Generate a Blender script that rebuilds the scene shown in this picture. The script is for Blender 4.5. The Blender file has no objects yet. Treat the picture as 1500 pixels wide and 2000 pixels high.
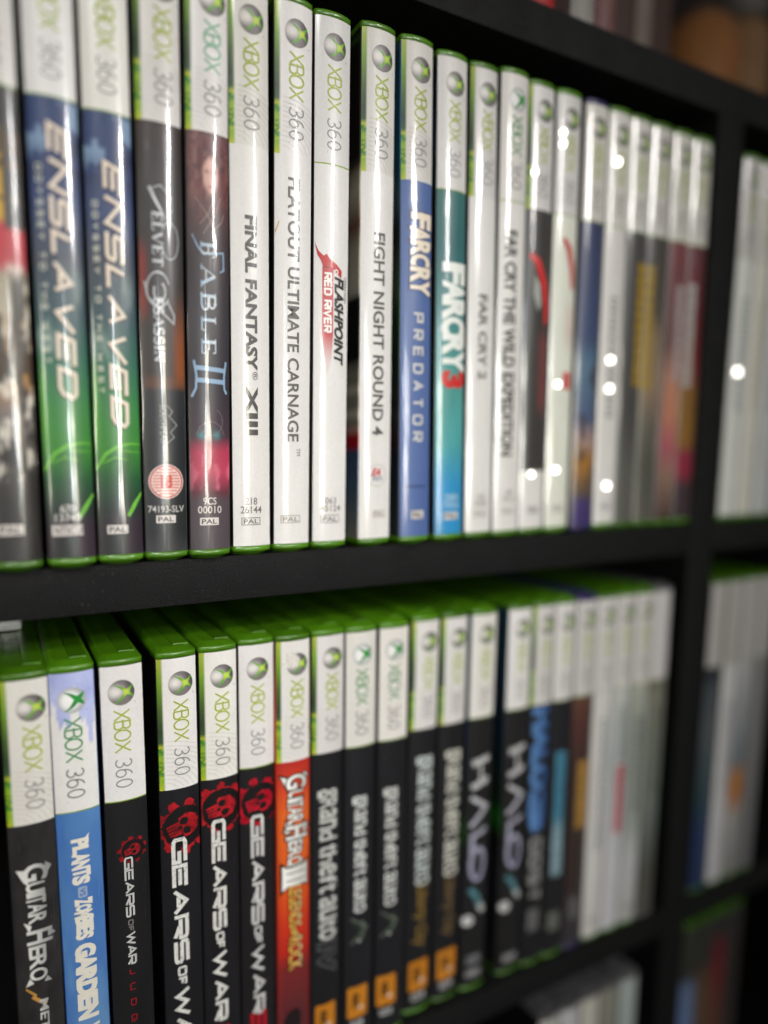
import bpy, bmesh, math, random
import numpy as np
from mathutils import Vector, Matrix
from mathutils.geometry import tessellate_polygon

MM = 0.001
scene = bpy.context.scene
COL = scene.collection

# ---------------------------------------------------------------- camera
cam_d = bpy.data.cameras.new('camera')
cam = bpy.data.objects.new('camera', cam_d)
COL.objects.link(cam)
R = [[0.9024048187224063, -0.43087020083892835, -0.00405131776124909],
     [-0.05654360632654079, -0.10909226327056087, -0.9924221373377842],
     [0.4271631582079267, 0.895795595057002, -0.12280833907476144]]
CAM = (-25.353, -215.681, 33.057)
cam.matrix_world = Matrix((
    (R[0][0], -R[1][0], -R[2][0], CAM[0] * MM),
    (R[0][1], -R[1][1], -R[2][1], CAM[1] * MM),
    (R[0][2], -R[1][2], -R[2][2], CAM[2] * MM),
    (0, 0, 0, 1)))
cam_d.sensor_fit = 'HORIZONTAL'
cam_d.sensor_width = 36.0
cam_d.lens = 1250.616 / 1500 * 36.0
cam_d.shift_x = 163.733 / 1500
cam_d.shift_y = 58.297 / 1500
cam_d.clip_start = 0.01
cam_d.clip_end = 50
cam_d.dof.use_dof = True
cam_d.dof.focus_distance = 0.2255
cam_d.dof.aperture_fstop = 2.2
cam_d.dof.aperture_blades = 0
scene.camera = cam

# ---------------------------------------------------------------- world, lamps, exposure
world = bpy.data.worlds.new('World')
scene.world = world
world.use_nodes = True
bg = world.node_tree.nodes['Background']
bg.inputs['Color'].default_value = (1.0, 0.97, 0.94, 1)
bg.inputs['Strength'].default_value = 0.045
scene.view_settings.view_transform = 'Standard'
scene.view_settings.look = 'None'
scene.view_settings.exposure = -0.10
scene.view_settings.gamma = 1.0
scene.view_settings.use_curve_mapping = False


def lamp(name, loc, target, sx, sy, radiance, color, spread=180):
    d = bpy.data.lights.new(name, 'AREA')
    d.shape = 'RECTANGLE'
    d.size, d.size_y = sx, sy
    d.energy = radiance * math.pi * sx * sy      # so that the lamp face has this radiance
    d.color = color
    d.spread = math.radians(spread)
    o = bpy.data.objects.new(name, d)
    COL.objects.link(o)
    o.location = loc
    o.rotation_euler = (Vector(target) - Vector(loc)).to_track_quat('-Z', 'Y').to_euler()
    return o


TGT = (0.10, 0, 0.03)
LOW = Vector((0.335, -1.45, 0.13))
AIM = (0.080, 0, -0.060)
lamp('key_spot', (-0.10, -0.95, 0.78), AIM, 0.24, 0.24, 0.85, (1.0, 0.985, 0.975), 18)  # added key spot, narrow cone shaped for a bright centre and dimmer edges
lamp('room_fill', (-0.25, -1.70, 0.25), AIM, 1.7, 1.1, 0.20, (1.0, 0.98, 0.95), 120)  # added fill panel in place of light bounced off the room
lamp('window_upper', (0.82, -1.42, 0.74), (-0.06, 0, 0.05), 0.085, 0.25, 5.6, (1.0, 0.975, 0.94), 31)
lamp('window_cool', (0.225, -1.48, 0.17), TGT, 0.045, 0.50, 5.2, (0.86, 0.93, 1.0), 60)
lamp('window_warm', (0.355, -1.45, 0.10), TGT, 0.16, 0.40, 2.9, (1.0, 0.94, 0.78), 60)
lamp('window_side', (-0.75, -1.20, 0.16), TGT, 0.045, 0.42, 9.0, (1.0, 0.94, 0.80), 90)


# ---------------------------------------------------------------- materials
def newmat(name):
    m = bpy.data.materials.new(name)
    m.use_nodes = True
    nt = m.node_tree
    return m, nt, nt.nodes['Principled BSDF'], nt.nodes, nt.links


def srgb(r, g, b):
    o = []
    for c in (r, g, b):
        c = c / 255.0
        o.append(c / 12.92 if c <= 0.04045 else ((c + 0.055) / 1.055) ** 2.4)
    return np.array(o)


def print_material():
    m, nt, p, N, L = newmat('printed_sleeve')
    a = N.new('ShaderNodeAttribute'); a.attribute_name = 'Col'
    tc = N.new('ShaderNodeTexCoord')
    oi = N.new('ShaderNodeObjectInfo')
    add = N.new('ShaderNodeVectorMath'); add.operation = 'MULTIPLY_ADD'
    comb = N.new('ShaderNodeCombineXYZ')
    mul = N.new('ShaderNodeMath'); mul.operation = 'MULTIPLY'; mul.inputs[1].default_value = 37.0
    L.new(oi.outputs['Random'], mul.inputs[0])
    for i in range(3):
        L.new(mul.outputs[0], comb.inputs[i])
    mp = N.new('ShaderNodeMapping')
    mp.inputs['Scale'].default_value = (150, 150, 19)
    L.new(tc.outputs['Object'], mp.inputs['Vector'])
    L.new(mp.outputs[0], add.inputs[0])
    add.inputs[1].default_value = (1, 1, 1)
    L.new(comb.outputs[0], add.inputs[2])
    n1 = N.new('ShaderNodeTexNoise'); n1.inputs['Scale'].default_value = 1.0
    n1.inputs['Detail'].default_value = 2.0; n1.inputs['Roughness'].default_value = 0.45
    L.new(add.outputs[0], n1.inputs['Vector'])
    bp = N.new('ShaderNodeBump'); bp.inputs['Strength'].default_value = 0.5
    bp.inputs['Distance'].default_value = 0.0005
    L.new(n1.outputs['Fac'], bp.inputs['Height'])
    bs = N.new('ShaderNodeMapRange'); bs.inputs['To Min'].default_value = 0.2; bs.inputs['To Max'].default_value = 0.95
    ro = N.new('ShaderNodeMath'); ro.operation = 'FRACT'
    L.new(mul.outputs[0], ro.inputs[0]); L.new(ro.outputs[0], bs.inputs['Value']); L.new(bs.outputs[0], bp.inputs['Strength'])
    # print grain
    n2 = N.new('ShaderNodeTexNoise'); n2.inputs['Scale'].default_value = 900
    n2.inputs['Detail'].default_value = 2
    L.new(tc.outputs['Object'], n2.inputs['Vector'])
    mr = N.new('ShaderNodeMapRange'); mr.inputs['To Min'].default_value = 0.93; mr.inputs['To Max'].default_value = 1.07
    L.new(n2.outputs['Fac'], mr.inputs['Value'])
    vm = N.new('ShaderNodeVectorMath'); vm.operation = 'SCALE'
    L.new(a.outputs['Color'], vm.inputs[0]); L.new(mr.outputs[0], vm.inputs['Scale'])
    n4 = N.new('ShaderNodeTexNoise'); n4.inputs['Scale'].default_value = 0.35; n4.inputs['Detail'].default_value = 3
    L.new(add.outputs[0], n4.inputs['Vector'])
    cr = N.new('ShaderNodeValToRGB')
    cr.color_ramp.elements[0].position = 0.3; cr.color_ramp.elements[0].color = (0.93, 0.915, 0.89, 1)
    cr.color_ramp.elements[1].position = 0.6; cr.color_ramp.elements[1].color = (1, 1, 1, 1)
    L.new(n4.outputs['Fac'], cr.inputs['Fac'])
    vt = N.new('ShaderNodeVectorMath'); vt.operation = 'MULTIPLY'
    L.new(vm.outputs[0], vt.inputs[0]); L.new(cr.outputs[0], vt.inputs[1])
    L.new(vt.outputs[0], p.inputs['Base Color'])
    p.inputs['Roughness'].default_value = 0.34
    p.inputs['Specular IOR Level'].default_value = 0.45
    p.inputs['Coat IOR'].default_value = 1.52
    # the film touches the paper in patches, which breaks up the gloss
    nw = N.new('ShaderNodeTexNoise'); nw.inputs['Scale'].default_value = 1.0; nw.inputs['Detail'].default_value = 3
    mw = N.new('ShaderNodeMapping'); mw.inputs['Scale'].default_value = (240, 240, 60)
    L.new(tc.outputs['Object'], mw.inputs['Vector'])
    aw = N.new('ShaderNodeVectorMath'); aw.operation = 'ADD'
    L.new(mw.outputs[0], aw.inputs[0]); L.new(comb.outputs[0], aw.inputs[1]); L.new(aw.outputs[0], nw.inputs['Vector'])
    mrw = N.new('ShaderNodeMapRange'); mrw.inputs['From Min'].default_value = 0.40; mrw.inputs['From Max'].default_value = 0.58
    mrw.inputs['To Min'].default_value = 0.35; mrw.inputs['To Max'].default_value = 1.0
    L.new(nw.outputs['Fac'], mrw.inputs['Value']); L.new(mrw.outputs[0], p.inputs['Coat Weight'])
    # smudges in the gloss
    n3 = N.new('ShaderNodeTexNoise'); n3.inputs['Scale'].default_value = 140; n3.inputs['Detail'].default_value = 3
    L.new(add.outputs[0], n3.inputs['Vector']); n3.inputs['Scale'].default_value = 0.8
    mr2 = N.new('ShaderNodeMapRange'); mr2.inputs['From Min'].default_value = 0.35; mr2.inputs['From Max'].default_value = 0.7
    mr2.inputs['To Min'].default_value = 0.03; mr2.inputs['To Max'].default_value = 0.12
    L.new(n3.outputs['Fac'], mr2.inputs['Value'])
    ns = N.new('ShaderNodeTexNoise'); ns.inputs['Scale'].default_value = 1.0; ns.inputs['Detail'].default_value = 3
    mps = N.new('ShaderNodeMapping'); mps.inputs['Scale'].default_value = (900, 900, 45); mps.inputs['Rotation'].default_value = (0, 0.12, 0)
    L.new(tc.outputs['Object'], mps.inputs['Vector']); L.new(mps.outputs[0], ns.inputs['Vector'])
    mrs = N.new('ShaderNodeMapRange'); mrs.inputs['From Min'].default_value = 0.60; mrs.inputs['From Max'].default_value = 0.70
    mrs.inputs['To Min'].default_value = 0.0; mrs.inputs['To Max'].default_value = 0.22
    L.new(ns.outputs['Fac'], mrs.inputs['Value'])
    ma = N.new('ShaderNodeMath'); ma.operation = 'ADD'
    L.new(mr2.outputs[0], ma.inputs[0]); L.new(mrs.outputs[0], ma.inputs[1])
    L.new(ma.outputs[0], p.inputs['Coat Roughness'])
    L.new(bp.outputs[0], p.inputs['Coat Normal'])
    return m


def plastic(name, col, rough=0.28, coat=0.3):
    m, nt, p, N, L = newmat(name)
    tc = N.new('ShaderNodeTexCoord')
    n = N.new('ShaderNodeTexNoise'); n.inputs['Scale'].default_value = 160; n.inputs['Detail'].default_value = 4
    L.new(tc.outputs['Object'], n.inputs['Vector'])
    mr = N.new('ShaderNodeMapRange'); mr.inputs['To Min'].default_value = 0.8; mr.inputs['To Max'].default_value = 1.2
    L.new(n.outputs['Fac'], mr.inputs['Value'])
    vm = N.new('ShaderNodeVectorMath'); vm.operation = 'SCALE'
    vm.inputs[0].default_value = tuple(col)
    oi = N.new('ShaderNodeObjectInfo')
    mo = N.new('ShaderNodeMapRange'); mo.inputs['To Min'].default_value = 0.72; mo.inputs['To Max'].default_value = 1.2
    L.new(oi.outputs['Random'], mo.inputs['Value'])
    sc = N.new('ShaderNodeTexNoise'); sc.inputs['Scale'].default_value = 1.0; sc.inputs['Detail'].default_value = 5
    ms = N.new('ShaderNodeMapping'); ms.inputs['Scale'].default_value = (1400, 60, 500)
    L.new(tc.outputs['Object'], ms.inputs['Vector']); L.new(ms.outputs[0], sc.inputs['Vector'])
    mc = N.new('ShaderNodeMapRange'); mc.inputs['From Min'].default_value = 0.62; mc.inputs['From Max'].default_value = 0.72
    mc.inputs['To Min'].default_value = 1.0; mc.inputs['To Max'].default_value = 1.5
    L.new(sc.outputs['Fac'], mc.inputs['Value'])
    m1 = N.new('ShaderNodeMath'); m1.operation = 'MULTIPLY'
    m2 = N.new('ShaderNodeMath'); m2.operation = 'MULTIPLY'
    L.new(mr.outputs[0], m1.inputs[0]); L.new(mo.outputs[0], m1.inputs[1])
    L.new(m1.outputs[0], m2.inputs[0]); L.new(mc.outputs[0], m2.inputs[1])
    L.new(m2.outputs[0], vm.inputs['Scale'])
    L.new(vm.outputs[0], p.inputs['Base Color'])
    mr2 = N.new('ShaderNodeMapRange'); mr2.inputs['To Min'].default_value = rough * 0.7; mr2.inputs['To Max'].default_value = rough * 1.4
    L.new(n.outputs['Fac'], mr2.inputs['Value'])
    L.new(mr2.outputs[0], p.inputs['Roughness'])
    p.inputs['Coat Weight'].default_value = coat
    p.inputs['Coat Roughness'].default_value = 0.15
    bp = N.new('ShaderNodeBump'); bp.inputs['Strength'].default_value = 0.25; bp.inputs['Distance'].default_value = 0.0003
    L.new(n.outputs['Fac'], bp.inputs['Height'])
    L.new(bp.outputs[0], p.inputs['Normal'])
    return m


def board_material():
    m, nt, p, N, L = newmat('black_grained_foil')
    tc = N.new('ShaderNodeTexCoord')
    n = N.new('ShaderNodeTexNoise'); n.inputs['Scale'].default_value = 1500; n.inputs['Detail'].default_value = 3
    n.inputs['Roughness'].default_value = 0.6
    L.new(tc.outputs['Object'], n.inputs['Vector'])
    cr = N.new('ShaderNodeValToRGB')
    cr.color_ramp.elements[0].position = 0.35; cr.color_ramp.elements[0].color = (0.003, 0.003, 0.0035, 1)
    cr.color_ramp.elements[1].position = 0.75; cr.color_ramp.elements[1].color = (0.014, 0.0135, 0.014, 1)
    L.new(n.outputs['Fac'], cr.inputs['Fac'])
    vo = N.new('ShaderNodeTexVoronoi'); vo.inputs['Scale'].default_value = 420
    L.new(tc.outputs['Object'], vo.inputs['Vector'])
    sp = N.new('ShaderNodeMapRange'); sp.inputs['From Min'].default_value = 0.05; sp.inputs['From Max'].default_value = 0.16
    sp.inputs['To Min'].default_value = 1.0; sp.inputs['To Max'].default_value = 0.0
    L.new(vo.outputs['Distance'], sp.inputs['Value'])
    nb = N.new('ShaderNodeTexNoise'); nb.inputs['Scale'].default_value = 60; nb.inputs['Detail'].default_value = 4
    L.new(tc.outputs['Object'], nb.inputs['Vector'])
    sm = N.new('ShaderNodeMath'); sm.operation = 'MULTIPLY'
    L.new(sp.outputs[0], sm.inputs[0]); L.new(nb.outputs['Fac'], sm.inputs[1])
    mx = N.new('ShaderNodeMix'); mx.data_type = 'RGBA'
    L.new(sm.outputs[0], mx.inputs[0]); L.new(cr.outputs[0], mx.inputs[6]); mx.inputs[7].default_value = (0.075, 0.072, 0.07, 1)
    L.new(mx.outputs[2], p.inputs['Base Color'])
    rg = N.new('ShaderNodeMapRange'); rg.inputs['From Min'].default_value = 0.3; rg.inputs['From Max'].default_value = 0.7
    rg.inputs['To Min'].default_value = 0.48; rg.inputs['To Max'].default_value = 0.75
    L.new(nb.outputs['Fac'], rg.inputs['Value']); L.new(rg.outputs[0], p.inputs['Roughness'])
    p.inputs['Specular IOR Level'].default_value = 0.18
    bp = N.new('ShaderNodeBump'); bp.inputs['Strength'].default_value = 0.8; bp.inputs['Distance'].default_value = 0.0006
    L.new(n.outputs['Fac'], bp.inputs['Height'])
    L.new(bp.outputs[0], p.inputs['Normal'])
    return m


M_PRINT = print_material()
M_GREEN = plastic('green_plastic', (0.060, 0.178, 0.0035), 0.32, 0.35)
M_PURPLE = plastic('dark_purple_plastic', (0.035, 0.025, 0.11), 0.3, 0.4)
M_SMOKE = plastic('smoky_grey_plastic', (0.10, 0.10, 0.105), 0.3, 0.4)
M_BOARD = board_material()
M_BACK = plastic('dark_back_board', (0.030, 0.027, 0.026), 0.7, 0.0)
m_, nt_, p_, N_, L_ = newmat('glint_metal')  # mirror metal of the added glint discs
p_.inputs['Base Color'].default_value = (0.30, 0.30, 0.31, 1); p_.inputs['Metallic'].default_value = 1.0
p_.inputs['Roughness'].default_value = 0.13
M_GLINT = m_


# ---------------------------------------------------------------- object helpers
def link(name, me, mat=None, parent=None):
    o = bpy.data.objects.new(name, me)
    COL.objects.link(o)
    if mat is not None and len(me.materials) == 0:
        me.materials.append(mat)
    if parent:
        o.parent = parent
    return o


def thing(name, label, cat, loc, group=None):
    o = bpy.data.objects.new(name, None)
    o.empty_display_size = 0.02
    COL.objects.link(o)
    o.location = Vector(loc) * MM
    o['label'] = label
    o['category'] = cat
    if group:
        o['group'] = group
    return o


def sharp_by_angle(bm, deg):
    a = math.radians(deg)
    for f in bm.faces:
        f.smooth = True
    for e in bm.edges:
        if len(e.link_faces) == 2 and e.calc_face_angle(0) > a:
            e.smooth = False


def box_mesh(name, x0, x1, y0, y1, z0, z1, bev=0.6):
    bm = bmesh.new()
    bmesh.ops.create_cube(bm, size=1)
    for v in bm.verts:
        v.co = Vector((x0 + (v.co.x + .5) * (x1 - x0), y0 + (v.co.y + .5) * (y1 - y0), z0 + (v.co.z + .5) * (z1 - z0))) * MM
    if bev:
        bmesh.ops.bevel(bm, geom=bm.edges[:], offset=bev * MM, segments=2, profile=0.6, affect='EDGES')
    sharp_by_angle(bm, 50)
    me = bpy.data.meshes.new(name)
    bm.to_mesh(me); bm.free()
    return me


# ---------------------------------------------------------------- spine profile
NU = 20
W = 14.0
H_B, P_B = 1.25, 2.3


def sag(u):
    t = abs((u - 7.0) / 7.0)
    return -H_B * (1 - min(t, 1.0) ** P_B)


def sag_n(u):
    t = (u - 7.0) / 7.0
    s = H_B * P_B * abs(t) ** (P_B - 1) * (1 if t > 0 else -1) / 7.0   # dy/du
    n = np.array([s, -1.0, 0.0])
    return n / np.linalg.norm(n)


US = np.linspace(0, W, NU + 1)


# ---------------------------------------------------------------- value noise for the printed art
def _h(ix, iy, seed):
    n = np.sin(ix * 127.1 + iy * 311.7 + seed * 74.7) * 43758.5453
    return n - np.floor(n)


def vnoise(x, y, seed=0):
    ix, iy = np.floor(x), np.floor(y)
    fx, fy = x - ix, y - iy
    fx, fy = fx * fx * (3 - 2 * fx), fy * fy * (3 - 2 * fy)
    a, b = _h(ix, iy, seed), _h(ix + 1, iy, seed)
    c, d = _h(ix, iy + 1, seed), _h(ix + 1, iy + 1, seed)
    return a + (b - a) * fx + (c - a) * fy + (a - b - c + d) * fx * fy


def fbm(u, v, seed, su, sv, octv=3):
    s, amp, tot = 0, 1.0, 0
    for k in range(octv):
        s = s + amp * vnoise(u / su * 2 ** k + 5.3 * k, v / sv * 2 ** k + 9.1 * k, seed + k)
        tot += amp
        amp *= 0.55
    return s / tot


def ramp(v, stops):
    stops = sorted(stops, key=lambda s: s[0])
    xs = [s[0] for s in stops]
    cs = np.array([srgb(*s[1]) for s in stops])
    return np.stack([np.interp(v, xs, cs[:, k]) for k in range(3)], -1)


def mix(a, b, f):
    f = np.clip(f, 0, 1)[..., None]
    return a * (1 - f) + np.asarray(b) * f


def sstep(x, a, b):
    t = np.clip((x - a) / (b - a), 0, 1)
    return t * t * (3 - 2 * t)


# ---------------------------------------------------------------- builtin-font outlines
_txt = {}


def text_tris(body, off=0.0):
    key = (body, off)
    if key in _txt:
        return _txt[key]
    c = bpy.data.curves.new('lettering', 'FONT')
    c.body = body
    c.resolution_u = 3
    c.offset = off
    o = bpy.data.objects.new('lettering', c)
    COL.objects.link(o)
    dg = bpy.context.evaluated_depsgraph_get()
    me = bpy.data.meshes.new_from_object(o.evaluated_get(dg))
    vs = np.array([v.co[:2] for v in me.vertices]) if len(me.vertices) else np.zeros((0, 2))
    ts = [tuple(p.vertices) for p in me.polygons]
    bpy.data.objects.remove(o); bpy.data.curves.remove(c); bpy.data.meshes.remove(me)
    _txt[key] = (vs, ts)
    return _txt[key]


# ---------------------------------------------------------------- stroke alphabet (x along the reading direction, y up)
def arc(cx, cy, rx, ry, a0, a1, n=14):
    return [(cx + rx * math.cos(math.radians(a0 + (a1 - a0) * i / n)), cy + ry * math.sin(math.radians(a0 + (a1 - a0) * i / n))) for i in range(n + 1)]


THIN = {   # slim rounded lettering
    'X': (0.95, [[(0, 0), (0.95, 1)], [(0, 1), (0.42, 0.53)], [(0.53, 0.43), (0.95, 0)]]),
    'B': (0.72, [[(0.0, 0), (0.0, 0.47)], [(0.0, 0.53), (0, 1), (0.45, 1)] + arc(0.45, 0.77, 0.25, 0.23, 90, -90)[1:] + [(-0.16, 0.53)],
                 [(0, 0), (0.47, 0)] + arc(0.47, 0.25, 0.27, 0.25, -90, 70)[1:]]),
    'O': (1.02, [arc(0.5, 0.5, 0.5, 0.5, 90, 450, 28)]),
    '3': (0.62, [arc(0.28, 0.75, 0.30, 0.25, 150, -90, 14) + arc(0.28, 0.25, 0.34, 0.25, 90, -150, 14)]),
    '6': (0.66, [arc(0.33, 0.31, 0.31, 0.31, 100, 460, 24), [(0.05, 0.42)] + arc(0.45, 0.42, 0.41, 0.58, 165, 85, 10)]),
    '0': (0.66, [arc(0.33, 0.5, 0.31, 0.5, 90, 450, 26)]),
}
SQ = {     # wide squared lettering, centre lines
    'A': (1.0, [[(0, 0), (0.5, 1), (1, 0)], [(0.27, 0.32), (0.73, 0.32)]]),
    'C': (0.9, [[(0.9, 1), (0.12, 1), (0, 0.88), (0, 0.12), (0.12, 0), (0.9, 0)]]),
    'D': (0.95, [[(0, 0), (0, 1), (0.75, 1), (0.95, 0.8), (0.95, 0.2), (0.75, 0), (0.0, 0)]]),
    'E': (0.93, [[(0.93, 1), (0, 1), (0, 0), (0.93, 0)], [(0.12, 0.5), (0.86, 0.5)]]),
    'F': (0.85, [[(0, -0.05), (0, 1), (0.85, 1)], [(0.12, 0.48), (0.72, 0.48)]]),
    'G': (1.0, [[(1, 1), (0.14, 1), (0, 0.86), (0, 0.14), (0.14, 0), (1, 0), (1, 0.48), (0.5, 0.48)]]),
    'H': (0.95, [[(0, -0.05), (0, 1.05)], [(0.95, -0.05), (0.95, 1.05)], [(0.12, 0.5), (0.83, 0.5)]]),
    'I': (0.0, [[(0, -0.05), (0, 1.05)]]),
    'J': (0.75, [[(0.75, 1.05), (0.75, 0.14), (0.6, 0), (0, 0)]]),
    'L': (0.8, [[(0, 1.05), (0, 0), (0.8, 0)]]),
    'M': (1.15, [[(0, -0.05), (0, 1), (0.575, 0.3), (1.15, 1), (1.15, -0.05)]]),
    'N': (0.95, [[(0, -0.05), (0, 1), (0.95, 0), (0.95, 1.05)]]),
    'O': (1.0, [[(0.5, 1), (0.86, 1), (1, 0.86), (1, 0.14), (0.86, 0), (0.14, 0), (0, 0.14), (0, 0.86), (0.14, 1), (0.5, 1)]]),
    'P': (0.9, [[(0, -0.05), (0, 1), (0.9, 1), (0.9, 0.45), (0.12, 0.45)]]),
    'R': (0.95, [[(0, -0.05), (0, 1), (0.83, 1), (0.95, 0.88), (0.95, 0.45), (0.12, 0.45)], [(0.42, 0.36), (0.95, -0.03)]]),
    'S': (0.95, [[(0.95, 1), (0.1, 1), (0, 0.9), (0, 0.6), (0.1, 0.5), (0.85, 0.5), (0.95, 0.4), (0.95, 0.1), (0.85, 0), (0, 0)]]),
    'T': (0.95, [[(0, 1), (0.95, 1)], [(0.475, 0.9), (0.475, -0.05)]]),
    'U': (0.95, [[(0, 1.05), (0, 0.14), (0.14, 0), (0.81, 0), (0.95, 0.14), (0.95, 1.05)]]),
    'V': (1.0, [[(0, 1.05), (0.5, 0), (1, 1.05)]]),
    'W': (1.35, [[(0, 1.05), (0.34, 0), (0.675, 0.85), (1.01, 0), (1.35, 1.05)]]),
    'Y': (1.0, [[(0, 1.05), (0.5, 0.45), (1, 1.05)], [(0.5, 0.4), (0.5, -0.05)]]),
    '2': (0.95, [[(0, 1), (0.95, 1), (0.95, 0.5), (0, 0.5), (0, 0), (0.95, 0)]]),
    '3': (0.95, [[(0, 1), (0.95, 1), (0.95, 0), (0, 0)], [(0.1, 0.5), (0.84, 0.5)]]),
    ' ': (0.35, []),
}
SERIF = {  # (width, [stroke, stroke width factor])
    'A': (0.85, [([(0.05, 0), (0.42, 1)], .35), ([(0.42, 1), (0.78, 0)], 1), ([(0.2, .34), (0.6, .34)], .35), ([(-.08, 0), (.18, 0)], .3), ([(.62, 0), (.94, 0)], .3)]),
    'B': (0.7, [([(0.1, 0), (0.1, 1)], 1), ([(0.1, 1), (.4, 1)] + arc(.4, .77, .22, .23, 90, -90, 8) + [(.15, .54)], .6), ([(.15, .5), (.42, .5)] + arc(.42, .25, .28, .25, 90, -90, 8) + [(-.04, 0)], .6), ([(-.04, 1), (.2, 1)], .3)]),
    'E': (0.65, [([(0.1, 0), (0.1, 1)], 1), ([(-.04, 1), (.56, 1), (.58, .82)], .38), ([(.14, .52), (.45, .52)], .35), ([(-.04, 0), (.58, 0), (.62, .2)], .38)]),
    'F': (0.65, [([(0.1, 0), (0.1, 1)], 1), ([(-.1, 1), (.58, 1), (.6, .8)], .4), ([(.14, .52), (.46, .52)], .35), ([(-.04, 0), (.26, 0)], .3)]),
    'I': (0.36, [([(0.16, 0), (0.16, 1)], 1), ([(-.0, 0), (.32, 0)], .3), ([(0, 1), (.32, 1)], .3)]),
    'L': (0.62, [([(0.1, 0), (0.1, 1)], 1), ([(-.04, 1), (.25, 1)], .3), ([(-.04, 0), (.52, 0), (.57, .25)], .4)]),
    'N': (0.85, [([(0.1, 0), (0.1, 1)], .4), ([(0.08, 1), (.72, 0)], 1), ([(.72, 0), (.72, 1)], .4), ([(-.05, 0), (.25, 0)], .3), ([(.58, 1), (.88, 1)], .3)]),
    'S': (0.6, [(arc(.27, .74, .24, .26, 30, 250, 12) + arc(.27, .26, .27, .26, 80, -150, 12), .75)]),
    'T': (0.72, [([(.35, 0), (.35, 1)], 1), ([(.0, .82), (.02, 1), (.68, 1), (.7, .82)], .38), ([(.2, 0), (.5, 0)], .3)]),
    'V': (0.85, [([(0.05, 1), (.42, 0)], 1), ([(.42, 0), (.78, 1)], .35), ([(-.1, 1), (.2, 1)], .3), ([(.64, 1), (.92, 1)], .3)]),
    ' ': (0.3, []),
}


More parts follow.
